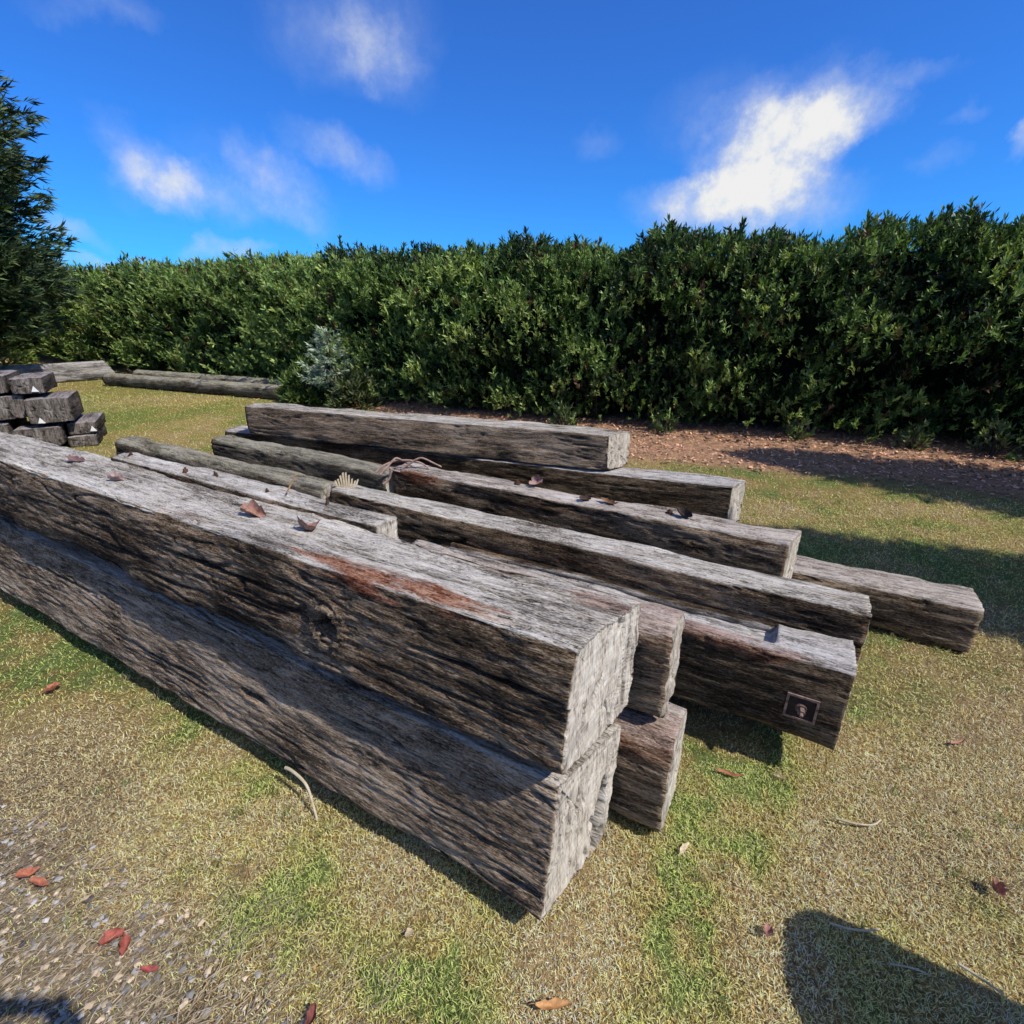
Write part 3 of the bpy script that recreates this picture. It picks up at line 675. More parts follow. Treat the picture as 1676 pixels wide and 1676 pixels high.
    mesh_obj('foliage', V, F, M_foliage, root, colors=C_, smooth=False)
    # dark core sheet added to block light, the inner shade put into its colour
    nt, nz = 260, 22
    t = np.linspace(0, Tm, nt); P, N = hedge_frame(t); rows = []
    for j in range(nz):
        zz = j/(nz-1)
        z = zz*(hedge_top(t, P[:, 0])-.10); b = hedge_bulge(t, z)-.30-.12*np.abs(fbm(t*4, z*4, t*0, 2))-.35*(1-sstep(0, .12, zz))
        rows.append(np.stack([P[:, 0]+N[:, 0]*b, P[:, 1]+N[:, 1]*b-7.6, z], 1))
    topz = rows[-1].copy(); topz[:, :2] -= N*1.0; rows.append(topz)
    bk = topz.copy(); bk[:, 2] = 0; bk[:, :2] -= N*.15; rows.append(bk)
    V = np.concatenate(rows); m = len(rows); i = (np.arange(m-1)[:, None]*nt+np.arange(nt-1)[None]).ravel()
    s = NT('hedge_core_shade'); tc = s.n('ShaderNodeTexCoord').outputs['Object']
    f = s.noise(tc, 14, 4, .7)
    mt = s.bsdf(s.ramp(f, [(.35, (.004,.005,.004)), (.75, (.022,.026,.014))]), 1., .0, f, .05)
    mesh_obj('dark_core', V, np.stack([i, i+1, i+nt+1, i+nt], 1), mt, root, smooth=False)
    # stems near the ground
    tb = []
    for k in range(26):
        t1 = rng.uniform(tx(-9), tx(8)); P1, N1 = hedge_frame(np.array([t1])); bb = rng.uniform(-.45, -.12)
        p = np.array([P1[0, 0]+N1[0, 0]*bb, P1[0, 1]+N1[0, 1]*bb-7.6, 0]); q = p+np.array([rng.normal(0, .15), rng.normal(0, .1), rng.uniform(.4, .8)])
        V, F = tube([p, (p+q)/2+rng.normal(0, .03, 3), q], [.02, .015, .008], 5); mesh_obj('stem', V, F, M_bark, root)
build_hedge()

def shrub(name, label, catg, loc, h, w, n, cols, size, upright=.5, nl=10, droop=0., group=None):
    root = empty(name, loc); tag(root, label, catg, group)
    u = rng.normal(size=(n, 3)); u /= np.linalg.norm(u, axis=1)[:, None]; u[:, 2] = np.abs(u[:, 2])
    r_ = rng.uniform(.35, 1, n)[:, None]**.6
    pos = u*r_*np.array([w/2, w/2, h]); ax = u+np.array([0,0,upright])+rng.normal(0, .2, (n, 3)); ax /= np.linalg.norm(ax, axis=1)[:, None]
    c = np.array(cols)[rng.integers(0, len(cols), n)]*rng.uniform(.7, 1.3, n)[:, None]
    V, F, C_ = leaf_batch(pos, ax, nl, np.full(n, size), np.full(n, size*.22), .6, c, .3, along=size*.5, droop=droop)
    mesh_obj('foliage', V, F, M_foliage, root, colors=C_, smooth=False)
    V, F = [], []
    for i in range(0, n, max(1, n//14)):
        v_, f_ = tube([(0,0,-.02), tuple(pos[i]*.55), tuple(pos[i])], [.012, .008, .004], 5, False)
        if not V: V = list(v_[:5])
        b_ = len(V)-5; V += list(v_[5:]); F += [tuple(q if q < 5 else q+b_ for q in f) for f in f_]
    mesh_obj('stems', V, F, M_bark, root)
    return root
def conifer(name, label, loc, H, Rr, z_lo, nb, cols, tuft, top_round=.5, catg='conifer', group=None, trunk_r=.16, levels=14, nn=12):
    root = empty(name, loc); tag(root, label, catg, group)
    zt = np.linspace(-.05, H*.97, 8)
    V, F = tube([(.05*math.sin(z*1.3), .04*math.cos(z*1.7), z) for z in zt], np.linspace(trunk_r, .02, 8), 10); mesh_obj('trunk', V, F, M_bark, root)
    parts = []; tb = []
    for k in range(nb):
        f = (k+rng.uniform(0, 1))/nb; z = z_lo+(H-z_lo)*f
        rad = Rr*(1-f**(1/top_round))*rng.uniform(.65, 1.08)+.06*Rr
        th = k*2.39996+rng.normal(0, .25); el = .02+.35*f+rng.normal(0, .08)
        m = max(4, int(rad/tuft*2.2)); tt = np.linspace(.12, 1, m)
        d = np.array([math.cos(th), math.sin(th), 0])
        path = np.outer(tt*rad, d); path[:, 2] += z+np.sin(el)*rad*tt-.12*rad*tt*(1-tt)*2+.10*rad*tt**3
        tb.append(tube(np.vstack([[0,0,z], path]), np.linspace(.03*rad/Rr+.008, .004, m+1), 5))
        side = np.array([-d[1], d[0], 0])
        for i in range(m):
            wdt = rad*.30*math.sin(math.pi*min(1, .15+tt[i]*.85))**.7
            ns = max(2, int(wdt/tuft*2.6)+2)
            for q in range(ns):
                off = rng.uniform(-1, 1)*wdt
                p = path[i]+side*off+np.array([0,0,rng.normal(0, .035*rad)-.1*abs(off)])
                ax = d*.75+side*np.sign(off)*.45+np.array([0,0,.18+rng.normal(0, .2)])
                parts.append((p, ax/np.linalg.norm(ax), f))
    base = np.array([p[0] for p in parts]); ax = np.array([p[1] for p in parts]); n = len(base)
    c = np.array(cols)[rng.integers(0, len(cols), n)]*rng.uniform(.6, 1.4, n)[:, None]
    V, F, C_ = leaf_batch(base, ax, nn, np.full(n, tuft), np.full(n, tuft*.13), .42, c, .22, along=tuft*.7)
    mesh_obj('crown', V, F, M_conifer, root, colors=C_, smooth=False)
    V, F = merge(tb); mesh_obj('branches', V, F, M_bark, root)
    return root
LG = [(.045,.075,.035), (.07,.11,.04), (.10,.14,.05), (.03,.05,.025)]
DG = [(.022,.042,.020), (.035,.06,.022), (.05,.08,.028), (.016,.03,.016)]
conifer('conifer_tree', 'big dark layered conifer at the left edge in front of the hedge', (-12.3,9.7,0), 6.15, 3.45, 1.15, 380, LG, .22, .14, nn=10)
conifer('conifer_seedling', 'small silvery green conifer seedling at the hedge foot behind the logs', (-3.05,8.9,0), 1.2, .46, .25, 34, [(.40,.48,.34), (.48,.54,.40), (.30,.39,.24)], .11, .75, catg='seedling', trunk_r=.018, nn=9)
shrub('shrub', 'yellow green bushy shrub at the left foot of the silvery seedling', 'shrub', (-3.6,9.15,0), .65, .8, 260, [(.12,.18,.04), (.08,.13,.03)], .14)
shrub('shrub', 'olive leafy shrub at the right foot of the silvery seedling', 'shrub', (-2.65,8.75,0), .7, .8, 260, [(.11,.145,.05), (.15,.17,.075), (.07,.1,.03)], .13)
shrub('shrub', 'bright low shrub behind the pale beam at the left frame edge', 'shrub', (-14.6,15.3,0), .9, 1.3, 200, [(.16,.22,.045), (.11,.17,.035)], .18)
for k, (x, y, h, w, lab) in enumerate(((2.05,6.85,.28,.3,'tiny grey green weed in the mulch nearest the middle of the hedge foot'), (3.62,6.45,.3,.26,'small upright weed at the hedge foot above the rear stack right end'),
                       (4.75,5.95,.34,.26,'small upright weed in the mulch where the tree shadow begins'), (5.42,5.62,.45,.45,'bushiest yellow green weed at the hedge foot near the right frame edge'), (.72,7.15,.3,.35,'grey green weed at the hedge foot just above the rear stack'))):
    shrub('weed', lab, 'weed', (x,y,.0), h, w, 46, [(.14,.20,.06), (.19,.22,.10), (.10,.16,.05)], .085, .9, nl=8, group='weeds at the foot of the hedge')

# trees standing outside the frame on the right, whose shadows fall on the lawn
conifer('conifer_tree', 'narrow conifer standing right of the view whose shadow tip crosses the mulch', (7.35,2.85,0), 6.1, 1.0, 1.0, 170, DG, .24, .8, nn=12)
conifer('conifer_tree', 'wide conifer standing right of the view whose broad shadow crosses the lawn', (5.5,1.13,0), 5.0, .62, .5, 200, DG, .22, .4, nn=12)

# ------------------------------------------------------------------ small things on the beams and the grass
def leaf_thing(name, label, loc, L, W, yaw, col, curl=.3, tilt=0., roll=0., catg='leaf', group=None, twist=0., sink=0.):
    nu, nv = 12, 7; V = []
    for i in range(nu):
        u = i/(nu-1); hw = W/2*(math.sin(math.pi*min(1, u*.93+.05))**.65+.02)*(1+.16*math.sin(17*u+loc[0]*40)+.10*math.sin(29*u+loc[1]*70))
        for j in range(nv):
            v = (j/(nv-1)-.5)*2
            x = (u-.5)*L; y = v*hw+.10*W*math.sin(5*u+loc[1]*50)
            z = curl*abs(v)**1.6*hw*1.6+curl*L*.35*(2*u-1)**2+.04*W*math.sin(9*u+3*v)
            a = twist*(u-.5); y, z = y*math.cos(a)-z*math.sin(a), y*math.sin(a)+z*math.cos(a)
            V.append((x, y, z))
    F = [(i*nv+j, i*nv+j+1, (i+1)*nv+j+1, (i+1)*nv+j) for i in range(nu-1) for j in range(nv-1)]
    b = len(V)
    # stalk
    sv, sf = tube([(-L/2-.22*L, 0, curl*L*.2), (-L/2-.1*L, .01*L, curl*L*.3), (-L/2+.01, 0, curl*L*.33)], [.0012, .0010, .0008], 5)
    V += list(sv); F += [tuple(q+b for q in f) for f in sf]
    s = leafmats.get(col)
    if s is None:
        nt = NT('dead_leaf'); tc = nt.n('ShaderNodeTexCoord').outputs['Object']; f = nt.noise(tc, 70, 4, .6)
        nt.bsdf(nt.ramp(f, [(.3, tuple(.5*c for c in col)), (.7, tuple(min(1, 1.25*c) for c in col))]), .7, .25, f, .002, .6); s = leafmats[col] = nt.m
    o = mesh_obj(name, V, F, s)
    o.location = (loc[0], loc[1], loc[2]+.004-sink); o.rotation_euler = (roll, tilt, yaw)
    return tag(o, label, catg, group)
leafmats = {}
BR = (.33,.18,.13); OR = (.42,.13,.06); RD = (.36,.075,.045); PK = (.40,.20,.16); PALE = (.52,.40,.24); TAN = (.50,.27,.11)
GL = 'fallen leaves on the lawn'; GB = 'dry leaves on the beams'
zB = .885
leaf_thing('dry_leaf', 'left of the two big curled brown leaves on the silver topped front beam', (-.95,1.745,zB+.012), .085, .062, .4, BR, .75, .15, .5, group=GB, twist=1.2)
leaf_thing('dry_leaf', 'right of the two big curled brown leaves on the silver topped front beam', (-.70,1.60,zB+.012), .09, .075, -.5, BR, .6, -.1, -.45, group=GB, twist=.9)
leaf_thing('dry_leaf', 'small crumpled grey pink leaf on the front beam left of two big brown leaves', (-1.73,2.13,zB+.01), .06, .05, .9, (.34,.24,.21), .7, .2, .3, group=GB, twist=1.)
leaf_thing('dry_leaf', 'purplish dry leaf on the front beam beside the left stack', (-2.15,2.45,zB+.01), .09, .04, -.2, (.19,.11,.10), .5, .2, .3, group=GB)
leaf_thing('dry_leaf', 'upright pinkish leaf at the far edge of the pinkish topped beam', (.157,3.10,.545), .085, .06, .3, (.36,.23,.20), .7, -.5, .6, group=GB, twist=1.)
leaf_thing('dry_leaf', 'dark curled leaf on the pinkish topped beam, left one of a close pair', (.43,2.84,.54), .07, .04, -.3, (.09,.05,.035), .7, .1, .3, group=GB)
leaf_thing('dry_leaf', 'tan curled leaf on the pinkish topped beam, right one of a close pair', (.565,2.775,.54), .11, .035, -.6, (.22,.12,.06), .6, .05, .2, group=GB)
leaf_thing('dry_leaf', 'dark curled leaf nearest the right end of the pinkish topped beam', (.93,2.575,.54), .09, .05, -.5, (.07,.045,.035), .8, .2, .4, group=GB, twist=.8)
for (x, y, L, W, yw, c, cu, lab) in (
  (-2.05,1.83,.075,.05,1.2,OR,.4,'orange brown leaf on the grass at the far left, upslope of the gravel'),
  (-1.46,1.03,.065,.035,.5,OR,.35,'orange leaf on the gravel edge, left one of the pair at the left frame edge'),
  (-1.40,1.0,.075,.028,-.35,OR,.3,'slim orange leaf lying just right of the orange leaf on the gravel edge'),
  (-1.085,.86,.062,.04,1.0,RD,.35,'red leaf crossing another near the gravel, left one of the crossed pair'),
  (-1.035,.84,.06,.03,-.9,RD,.4,'red leaf crossing another near the gravel, right one of the crossed pair'),
  (-.935,.79,.055,.02,.1,(.38,.07,.05),.25,'flat crimson leaf on the straw nearest the bottom left'),
  (-.483,.695,.05,.028,1.4,(.22,.05,.035),.5,'dark red curled leaf at the bottom frame edge'),
  (.80,1.385,.11,.018,-.45,(.40,.14,.06),.3,'long slim orange leaf on the grass between the plated beam and the splintered timber'),
  (.70,.875,.04,.028,.5,(.36,.15,.13),.4,'small pink red leaf at the tip of the big shadow'),
  (1.42,.985,.05,.04,.7,(.42,.19,.13),.7,'heart like pink brown leaf on the lawn near the right frame edge'),
  (1.75,1.53,.085,.018,.1,(.45,.20,.12),.3,'thin reddish leaf lying on the lawn right of the plated beam'),
  (-.28,.872,.03,.024,.4,PALE,.2,'tiny pale leaf near the corner of the front beam shadow'),
  (.975,1.375,.04,.018,-.8,PALE,.3,'tiny pale leaf right of the long slim orange leaf')):
    leaf_thing('fallen_leaf', lab, (x,y,.012), L*.85, W*.8, yw, tuple(.85*q+.03 for q in c), cu*1.6, twist=rng.uniform(-1.6,1.6), tilt=rng.uniform(-.1,.1), roll=rng.uniform(-.3,.3), group=GL)
leaf_thing('bark_strip', 'curved tan bark strip on the grass at the bottom middle', (.10,.715,.014), .088, .02, .03, TAN, .5, .05, .1, catg='bark strip')
leaf_thing('wood_chip', 'pale wood chip on the green patch right of the front stack', (.545,1.11,.012), .052, .016, .75, (.60,.50,.32), .1, 0, .1, catg='wood chip')
from mathutils.bvhtree import BVHTree
_bv = []
for o_ in (bA,bB,bC,bD,bE,bF,bG,bH,bI,bI2,bL,bK,bJ):
    me_ = o_.data; n_ = len(me_.vertices); co_ = np.empty(n_*3); me_.vertices.foreach_get('co', co_); co_ = co_.reshape(-1, 3)
    cz, sz = math.cos(o_.rotation_euler[2]), math.sin(o_.rotation_euler[2]); L_ = np.array(o_.location)
    co_ = np.stack([co_[:, 0]*cz-co_[:, 1]*sz, co_[:, 0]*sz+co_[:, 1]*cz, co_[:, 2]], 1)+L_
    _bv.append(BVHTree.FromPolygons([tuple(v) for v in co_], [tuple(p.vertices) for p in me_.polygons]))
def settle(o, gap=-.002):
    """lower or raise a small thing until it touches the beam or turf below it"""
    mw = Matrix.LocRotScale(o.location, o.rotation_euler, None); best = 1e9
    for v in o.data.vertices:
        p = mw @ v.co; g = p.z-.008
        for t in _bv:
            h = t.ray_cast(Vector((p.x, p.y, p.z+.12)), Vector((0,0,-1)), .5)
            if h[0] is not None: g = min(g, p.z-h[0].z)
        best = min(best, g)
    o.location.z -= best-gap
for o_ in list(COL.objects):
    if o_.name.split('.')[0] in ('dry_leaf', 'fallen_leaf', 'bark_strip', 'wood_chip'): settle(o_)
def twig(name, label, pts, r, mat=M_twig, catg='twig', parent=None):
    P = np.array(pts, float)
    # smooth the path
    for _ in range(2):
        Q = [P[0]]
        for a, b in zip(P[:-1], P[1:]): Q += [.75*a+.25*b, .25*a+.75*b]
        P = np.array(Q+[P[-1]])
    V, F = tube(P, np.linspace(r, r*.6, len(P)), 7)
    o = mesh_obj(name, V, F, mat, parent)
    return tag(o, label, catg) if label else o
twig('twig', 'bent pale stick propped against the shadowed foot of the front stack', [(-.80,1.345,.085), (-.775,1.33,.093), (-.73,1.30,.09), (-.70,1.28,.075), (-.675,1.245,.03), (-.655,1.215,-.01)], .0065)
twig('twig', 'thin curved pale twig on the lawn right of the pale wood chip', [(1.08,1.21,.01), (1.13,1.185,.016), (1.19,1.18,.014), (1.23,1.205,.01)], .004)
twig('twig', 'pale brown twig lying inside the big shadow near its edge', [(.88,.895,.012), (.92,.875,.02), (.97,.873,.016), (1.01,.88,.012)], .004)
twig('twig', 'yellowish straw stem at the bottom right edge of the big shadow', [(1.16,.80,.012), (1.19,.765,.018), (1.22,.735,.014)], .004)
twig('twig', 'faint bent stem in the middle of the big shadow', [(.98,.80,.012), (1.03,.79,.016), (1.07,.775,.012)], .003)
twig('twig', 'small orange stem standing on the narrow pale beam', [(-.90,1.93,.905), (-.875,1.93,.945), (-.85,1.93,.985)], .004, simple_mat('orange_stem', ((.40,.22,.09), (.55,.34,.16)), 30))
# vine loops over the pinkish beam's left end
M_vine = simple_mat('dry_vine', ((.22,.13,.10), (.44,.31,.26)), 30, .85, .15)
vr = empty('dry_vine', (-.80,3.42,.53)); tag(vr, 'tangled dry pinkish vine looping over the joint of two beams', 'vine')
for (a, b, h, wv) in (((-.10,-.10), (.10,.10), .10, .02), ((-.14,.0), (.22,.03), .07, -.03), ((.02,.02), (.30,.10), .085, .02), ((-.08,-.13), (.03,-.02), .05, .03)):
    pts = []
    for t in np.linspace(0, 1, 7): pts.append((a[0]+(b[0]-a[0])*t+wv*math.sin(6*t), a[1]+(b[1]-a[1])*t+wv*math.cos(5*t), h*math.sin(math.pi*t)-.0-(.06 if a[1] < -.11 and t < .3 else 0)))
    twig('stem', None, pts, .009, M_vine, parent=vr)
# splintered stub at the broken joint of the grey beams
jr = empty('splintered_stub', (-1.0,2.93,.588)); tag(jr, 'pale fan of split wood slivers standing at the broken joint of the grey beams', 'splinters')
for k in range(9):
    a = -.5+k*.13; h = .035+.055*math.sin(k*2.7)**2
    V = [(k*.012-.05,-.004,-.02), (k*.012-.038,.0,-.02), (k*.012-.04+a*.04,.01,h), (k*.012-.05+a*.04,.006,h*.94), (k*.012-.05,.006,-.02), (k*.012-.045+a*.04,.014,h*.95)]
    mesh_obj('sliver', V, [(0,1,2,3), (1,4,5,2), (4,0,3,5), (3,2,5)], M_twig, jr, smooth=False)

# ------------------------------------------------------------------ the photographer, and an unseen timber stack added to cast the big near shadow
ub = np.array([.870,-.492]); wb_ = np.array([.492,.870])
for k, (dw, z0, lab) in enumerate(((0, 0, 'bottom timber on the lawn side of the unseen stack added to cast a shadow'), (-.34, 0, 'bottom timber on the outer side of the unseen stack added to cast a shadow'),
                                  (0, .455, 'top timber on the lawn side of the unseen stack added to cast a shadow'), (-.34, .455, 'top timber on the outer side of the unseen stack added to cast a shadow'))):
    xy = np.array([1.425,.605])+wb_*(dw-.17)+ub*(.03*k)
    beam('timber_offcut', lab, xy, 1.9, .33, .44, z0, math.atan2(-ub[1], -ub[0]), W_b, r=.13, ds=.016, dl=.04, wear=.03, group='timbers added outside the frame to cast the big shadow', cat='timber')
def skinned(name, V, E, Rd, mat, parent, root=0, sub=2):
    me = bpy.data.meshes.new(name); me.from_pydata(V, E, []); me.materials.append(mat)
    o = bpy.data.objects.new(name, me); COL.objects.link(o); o.parent = parent
    md = o.modifiers.new('skin', 'SKIN'); md.use_smooth_shade = True
    for i, r in enumerate(Rd):
        me.skin_vertices[0].data[i].radius = (r, r) if not isinstance(r, tuple) else r
        me.skin_vertices[0].data[i].use_root = (i == root)
    sb = o.modifiers.new('sub', 'SUBSURF'); sb.levels = sb.render_levels = sub
    return o
M_skin = simple_mat('skin', ((.42,.25,.18), (.52,.33,.25)), 12, .55, .3)
M_shirt = simple_mat('cotton_shirt', ((.05,.07,.11), (.08,.11,.16)), 60, .9, .1)
M_trous = simple_mat('denim', ((.03,.04,.07), (.06,.075,.12)), 90, .9, .1)
M_hair = simple_mat('brown_hair', ((.02,.013,.009), (.06,.04,.025)), 70, .6, .3)
M_shoe = simple_mat('dark_shoe', ((.015,.013,.012), (.03,.027,.025)), 30, .6, .3)
M_eye = simple_mat('eye', ((.02,.02,.02), (.05,.04,.03)), 30, .2, .5)
def photographer():
    root = empty('person', (0,-.42,0)); tag(root, 'person in a dark blue shirt holding up a phone with both hands', 'person')
    V = [(0,0,.95), (0,.0,1.12), (0,-.01,1.30), (0,0,1.44), (0,.01,1.53), (0,.02,1.60), (0,.02,1.70), (0,.015,1.745)]
    E = [(i, i+1) for i in range(7)]
    Rr = [(.155,.115), (.135,.10), (.155,.11), (.07,.065), (.056,.056), (.075,.085), (.078,.095), (.055,.07)]
    for sx in (-1, 1):
        b = len(V)
        V += [(sx*.17,0,1.40), (sx*.235,.10,1.22), (sx*.155,.30,1.46), (sx*.105,.375,1.565), (sx*.085,.385,1.60)]
        Rr += [.06, .045, .034, .026, (.036,.018)]
        E += [(2, b), (b, b+1), (b+1, b+2), (b+2, b+3), (b+3, b+4)]
        for k in range(4):                                      # fingers folded round the phone's edge
            f = len(V); z = 1.585+k*.016
            V += [(sx*.088,.392,z), (sx*.083,.405,z+.004), (sx*(.064+.003*k),.410,z+.005)]; Rr += [.0085, .008, .0065]
            E += [(b+4, f), (f, f+1), (f+1, f+2)]
        f = len(V); V += [(sx*.072,.372,1.59), (sx*.055,.376,1.61)]; Rr += [.010, .008]; E += [(b+4, f), (f, f+1)]
        b = len(V)
        V += [(sx*.095,0,.88), (sx*.10,.012,.50), (sx*.105,-.01,.09), (sx*.11,.10,.04)]
        Rr += [.088, .056, .042, .035]; E += [(0, b), (b, b+1), (b+1, b+2), (b+2, b+3)]
    skinned('body', V, E, Rr, M_skin, root)
    sv = [(0,0,.92), (0,0,1.12), (0,-.01,1.30), (0,0,1.43)]; sr = [(.178,.138), (.155,.118), (.172,.126), (.085,.08)]; se = [(0,1), (1,2), (2,3)]
    for sx in (-1, 1):
        b = len(sv); sv += [(sx*.17,0,1.40), (sx*.237,.10,1.225), (sx*.17,.26,1.41)]; sr += [.076, .06, .05]; se += [(2, b), (b, b+1), (b+1, b+2)]
    skinned('shirt', sv, se, sr, M_shirt, root)
    tv = [(0,0,.93)]; tr = [(.17,.135)]; te = []
    for sx in (-1, 1):
        b = len(tv); tv += [(sx*.095,0,.86), (sx*.10,.012,.50), (sx*.105,-.01,.08)]; tr += [.10, .07, .06]; te += [(0, b), (b, b+1), (b+1, b+2)]
    skinned('trousers', tv, te, tr, M_trous, root)
    for sx in (-1, 1):
        skinned('shoe', [(sx*.105,-.05,.045), (sx*.107,.03,.05), (sx*.112,.14,.035), (sx*.114,.19,.03)], [(0,1), (1,2), (2,3)], [.045, .05, .042, .03], M_shoe, root)
        skinned('eye', [(sx*.032,.098,1.665), (sx*.032,.104,1.665)], [(0,1)], [.012, .010], M_eye, root, sub=1)
        skinned('ear', [(sx*.082,.015,1.635), (sx*.088,.01,1.655), (sx*.085,.005,1.675)], [(0,1), (1,2)], [.010, .014, .011], M_skin, root, sub=1)
    skinned('nose', [(0,.10,1.665), (0,.112,1.645), (0,.124,1.625)], [(0,1), (1,2)], [.009, .011, .014], M_skin, root, sub=1)
    skinned('mouth', [(-.024,.096,1.595), (0,.106,1.593), (.024,.096,1.595)], [(0,1), (1,2)], [.005, .008, .005], simple_mat('lips', ((.35,.14,.12), (.42,.19,.16)), 20, .5, .3), root, sub=1)
    skinned('hair', [(0,-.05,1.64), (0,-.035,1.72), (0,.02,1.765), (0,.06,1.745)], [(0,1), (1,2), (2,3)], [(.062,.05), (.085,.07), (.082,.06), (.06,.03)], M_hair, root)
photographer()
ph = empty('phone', (0,-.026,1.612)); tag(ph, 'black phone held sideways in both hands of the person', 'phone')
child_box('case', ph, (0,0,0), (.150,.009,.074), M_eye, .003)
child_box('screen', ph, (0,-.0052,0), (.142,.001,.067), simple_mat('phone_glass', ((.02,.02,.025), (.03,.03,.04)), 5, .1, .5), .0003)


# ------------------------------------------------------------------ sky, sun, camera
SUN_B, SUN_E = 122., 49.
def sky():
    w = bpy.data.worlds.new('World'); S.world = w; w.use_nodes = True
    t = w.node_tree; t.nodes.clear()
    s = NT.__new__(NT); s.t = t
    out = s.n('ShaderNodeOutputWorld')
    st = s.n('ShaderNodeTexSky', sky_type='NISHITA'); st.sun_disc = False; st.sun_elevation = R(SUN_E); st.sun_rotation = R(SUN_B)
    st.air_density = 1.0; st.dust_density = .3; st.ozone_density = 3.
    bg = s.n('ShaderNodeBackground'); bg.inputs[1].default_value = .105
    sp = s.n('ShaderNodeSeparateColor'); s.l(st.outputs[0], sp.inputs[0])
    cb = s.n('ShaderNodeCombineColor')
    s.l(s.math('MULTIPLY', s.math('POWER', s.math('MULTIPLY', sp.outputs[0], .105), .6), 1.15), cb.inputs[0])
    s.l(s.math('MULTIPLY', sp.outputs[1], .75), cb.inputs[1]); s.l(s.math('MULTIPLY', sp.outputs[2], 1.62), cb.inputs[2])
    s.l(cb.outputs[0], bg.inputs[0])
    d = s.n('ShaderNodeTexCoord').outputs['Generated']
    nrm = s.n('ShaderNodeVectorMath', operation='NORMALIZE'); s.l(d, nrm.inputs[0]); d = nrm.outputs[0]
    # warped direction for ragged edges
    nz = s.n('ShaderNodeTexNoise'); nz.inputs['Scale'].default_value = 9; nz.inputs['Detail'].default_value = 6; nz.inputs['Roughness'].default_value = .62; s.l(d, nz.inputs['Vector'])
    sb = s.n('ShaderNodeVectorMath', operation='SUBTRACT'); s.l(nz.outputs['Color'], sb.inputs[0]); sb.inputs[1].default_value = (.5,.5,.5)
    wp = s.n('ShaderNodeVectorMath', operation='MULTIPLY_ADD'); s.l(sb.outputs[0], wp.inputs[0]); wp.inputs[1].default_value = (.10,.10,.10); s.l(d, wp.inputs[2])
    v = wp.outputs[0]
    fine = s.noise(d, 22, 6, .65)
    tot = None
    def dot(vec):
        nd = s.n('ShaderNodeVectorMath', operation='DOT_PRODUCT'); s.l(v, nd.inputs[0]); nd.inputs[1].default_value = vec; return nd.outputs['Value']
    for (az, el, ra, rb, rot, dens) in CLOUDS:
        az, el, rot = R(az), R(el), R(rot)
        c = np.array([math.sin(az)*math.cos(el), math.cos(az)*math.cos(el), math.sin(el)])
        a = np.array([math.cos(az), -math.sin(az), 0]); b = np.cross(a, c)
        a, b = a*math.cos(rot)+b*math.sin(rot), -a*math.sin(rot)+b*math.cos(rot)
        p = s.math('MULTIPLY', dot(a), 1/R(ra)); q = s.math('MULTIPLY', dot(b), 1/R(rb))
        r2 = s.math('ADD', s.math('MULTIPLY', p, p), s.math('MULTIPLY', q, q))
        f = s.math('SUBTRACT', 1., r2)
        f = s.math('MULTIPLY', s.math('MAXIMUM', f, 0.), s.mrange(dot(c), .45, .6)); f = s.math('MULTIPLY', f, dens)
        tot = f if tot is None else s.math('ADD', tot, f)
    tot = s.math('MULTIPLY', tot, s.mrange(fine, .3, .7, .68, 1.2))
    m = s.mrange(tot, -.05, 1.75)
    cc = s.ramp(m, [(0, (.60,.69,.90)), (.45, (.66,.72,.85)), (.8, (.78,.81,.86)), (1, (.88,.885,.88))])
    bg2 = s.n('ShaderNodeBackground'); s.l(cc, bg2.inputs[0]); bg2.inputs[1].default_value = .98
    mx = s.n('ShaderNodeMixShader'); s.l(m, mx.inputs[0]); s.l(bg.outputs[0], mx.inputs[1]); s.l(bg2.outputs[0], mx.inputs[2])
    s.l(mx.outputs[0], out.inputs[0])
    L = bpy.data.lights.new('sun', 'SUN'); L.energy = 5.0; L.angle = R(.53); L.color = (1,.94,.85)
    o = bpy.data.objects.new('sun', L); COL.objects.link(o)
    dr = Vector((math.sin(R(SUN_B))*math.cos(R(SUN_E)), math.cos(R(SUN_B))*math.cos(R(SUN_E)), math.sin(R(SUN_E))))
    o.rotation_euler = dr.to_track_quat('Z', 'Y').to_euler(); o.location = dr*30
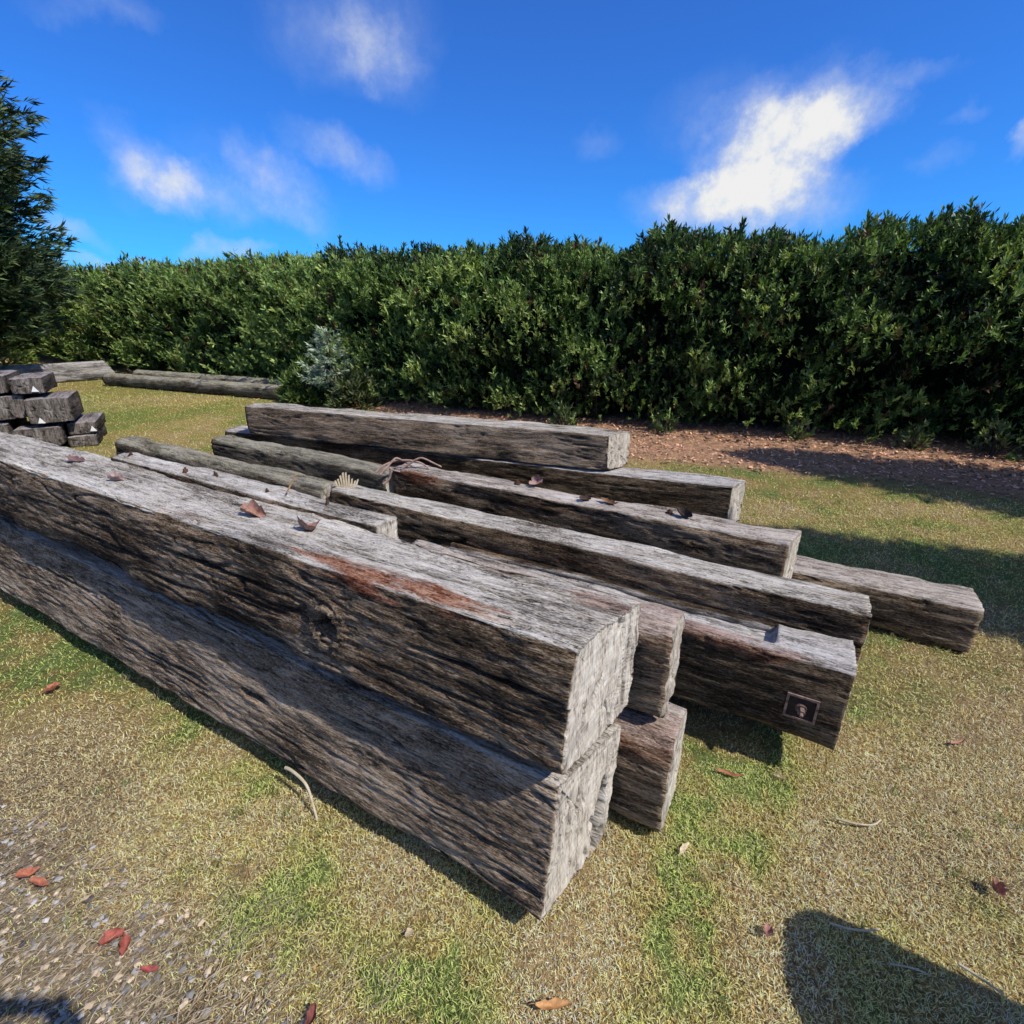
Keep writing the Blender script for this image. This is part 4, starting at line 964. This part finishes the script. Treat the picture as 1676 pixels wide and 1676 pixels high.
# azimuth (from +Y to the right), elevation, half sizes, slant, density (degrees)
CLOUDS = [(22.7,12.1,10.9395,3.8745,26,0.77726), (23.3,11.2,7.0499,4.02948,28,0.77726), (28.2,14,4.6189,2.47968,15,0.621807), (17.2,15.5,5.8305,2.9835,17,0.266475), (20.8,8.4,10.92,3.51,-1,1.064), (-30.6,10.2,5.0519,2.7435,-43,0.660744), (-28.2,8.9,6.47275,2.54753,-6,0.578151), (-21,9.9,5.52552,2.93946,-45,0.702041), (-25.5,11,5.20978,3.33139,-11,0.206482), (-15.6,12.2,5.99914,2.1556,-21,0.619447), (-13.8,20.7,8.372,4.212,11,0.47481), (-11.7,19.2,4.9335,2.9835,-32,0.395675), (-32.3,19.4,4.3355,1.404,8,0.395675), (7.9,13.7,2.5415,1.755,25,0.33915), (39.5,11.5,2.2425,1.2285,64,1.01745), (35.9,12.4,1.6445,0.8775,1,0.395675), (32.4,16.2,2.8405,0.8775,-11,0.33915), (34.9,10,1.794,1.053,-7,0.33915), (-26.5,4.6,4.186,1.404,7,0.79135), (-37.3,5.8,3.588,1.053,-19,0.56525), (-35.2,3.5,5.681,0.8775,2,0.6783), (22.4,14.9,7.9235,2.808,21,0.40375), 
 (175,42,38,16,0,1.3), (-120,38,34,15,10,1.2), (-165,68,30,16,0,1.2), (100,70,30,14,20,1.1),  # broad clouds behind and overhead, out of view, added to whiten the fill light
]
sky()
cam = bpy.data.cameras.new('camera'); co = bpy.data.objects.new('camera', cam); COL.objects.link(co)
cam.sensor_fit = 'HORIZONTAL'; cam.sensor_width = 36; cam.lens = 36*840/1676; cam.clip_start = .02; cam.clip_end = 2000
co.location = (0,0,1.6); co.rotation_euler = (R(90-21.919), 0, 0)
S.camera = co
S.view_settings.view_transform = 'Standard'; S.view_settings.look = 'None'; S.view_settings.exposure = 0; S.view_settings.gamma = 1
S.render.resolution_x = S.render.resolution_y = 1024
S.cycles.use_adaptive_sampling = True; S.cycles.adaptive_threshold = .03; S.cycles.max_bounces = 5; S.cycles.diffuse_bounces = 2; S.cycles.transmission_bounces = 2; S.cycles.caustics_reflective = False; S.cycles.caustics_refractive = False; S.cycles.transparent_max_bounces = 4
S.cycles.use_denoising = True
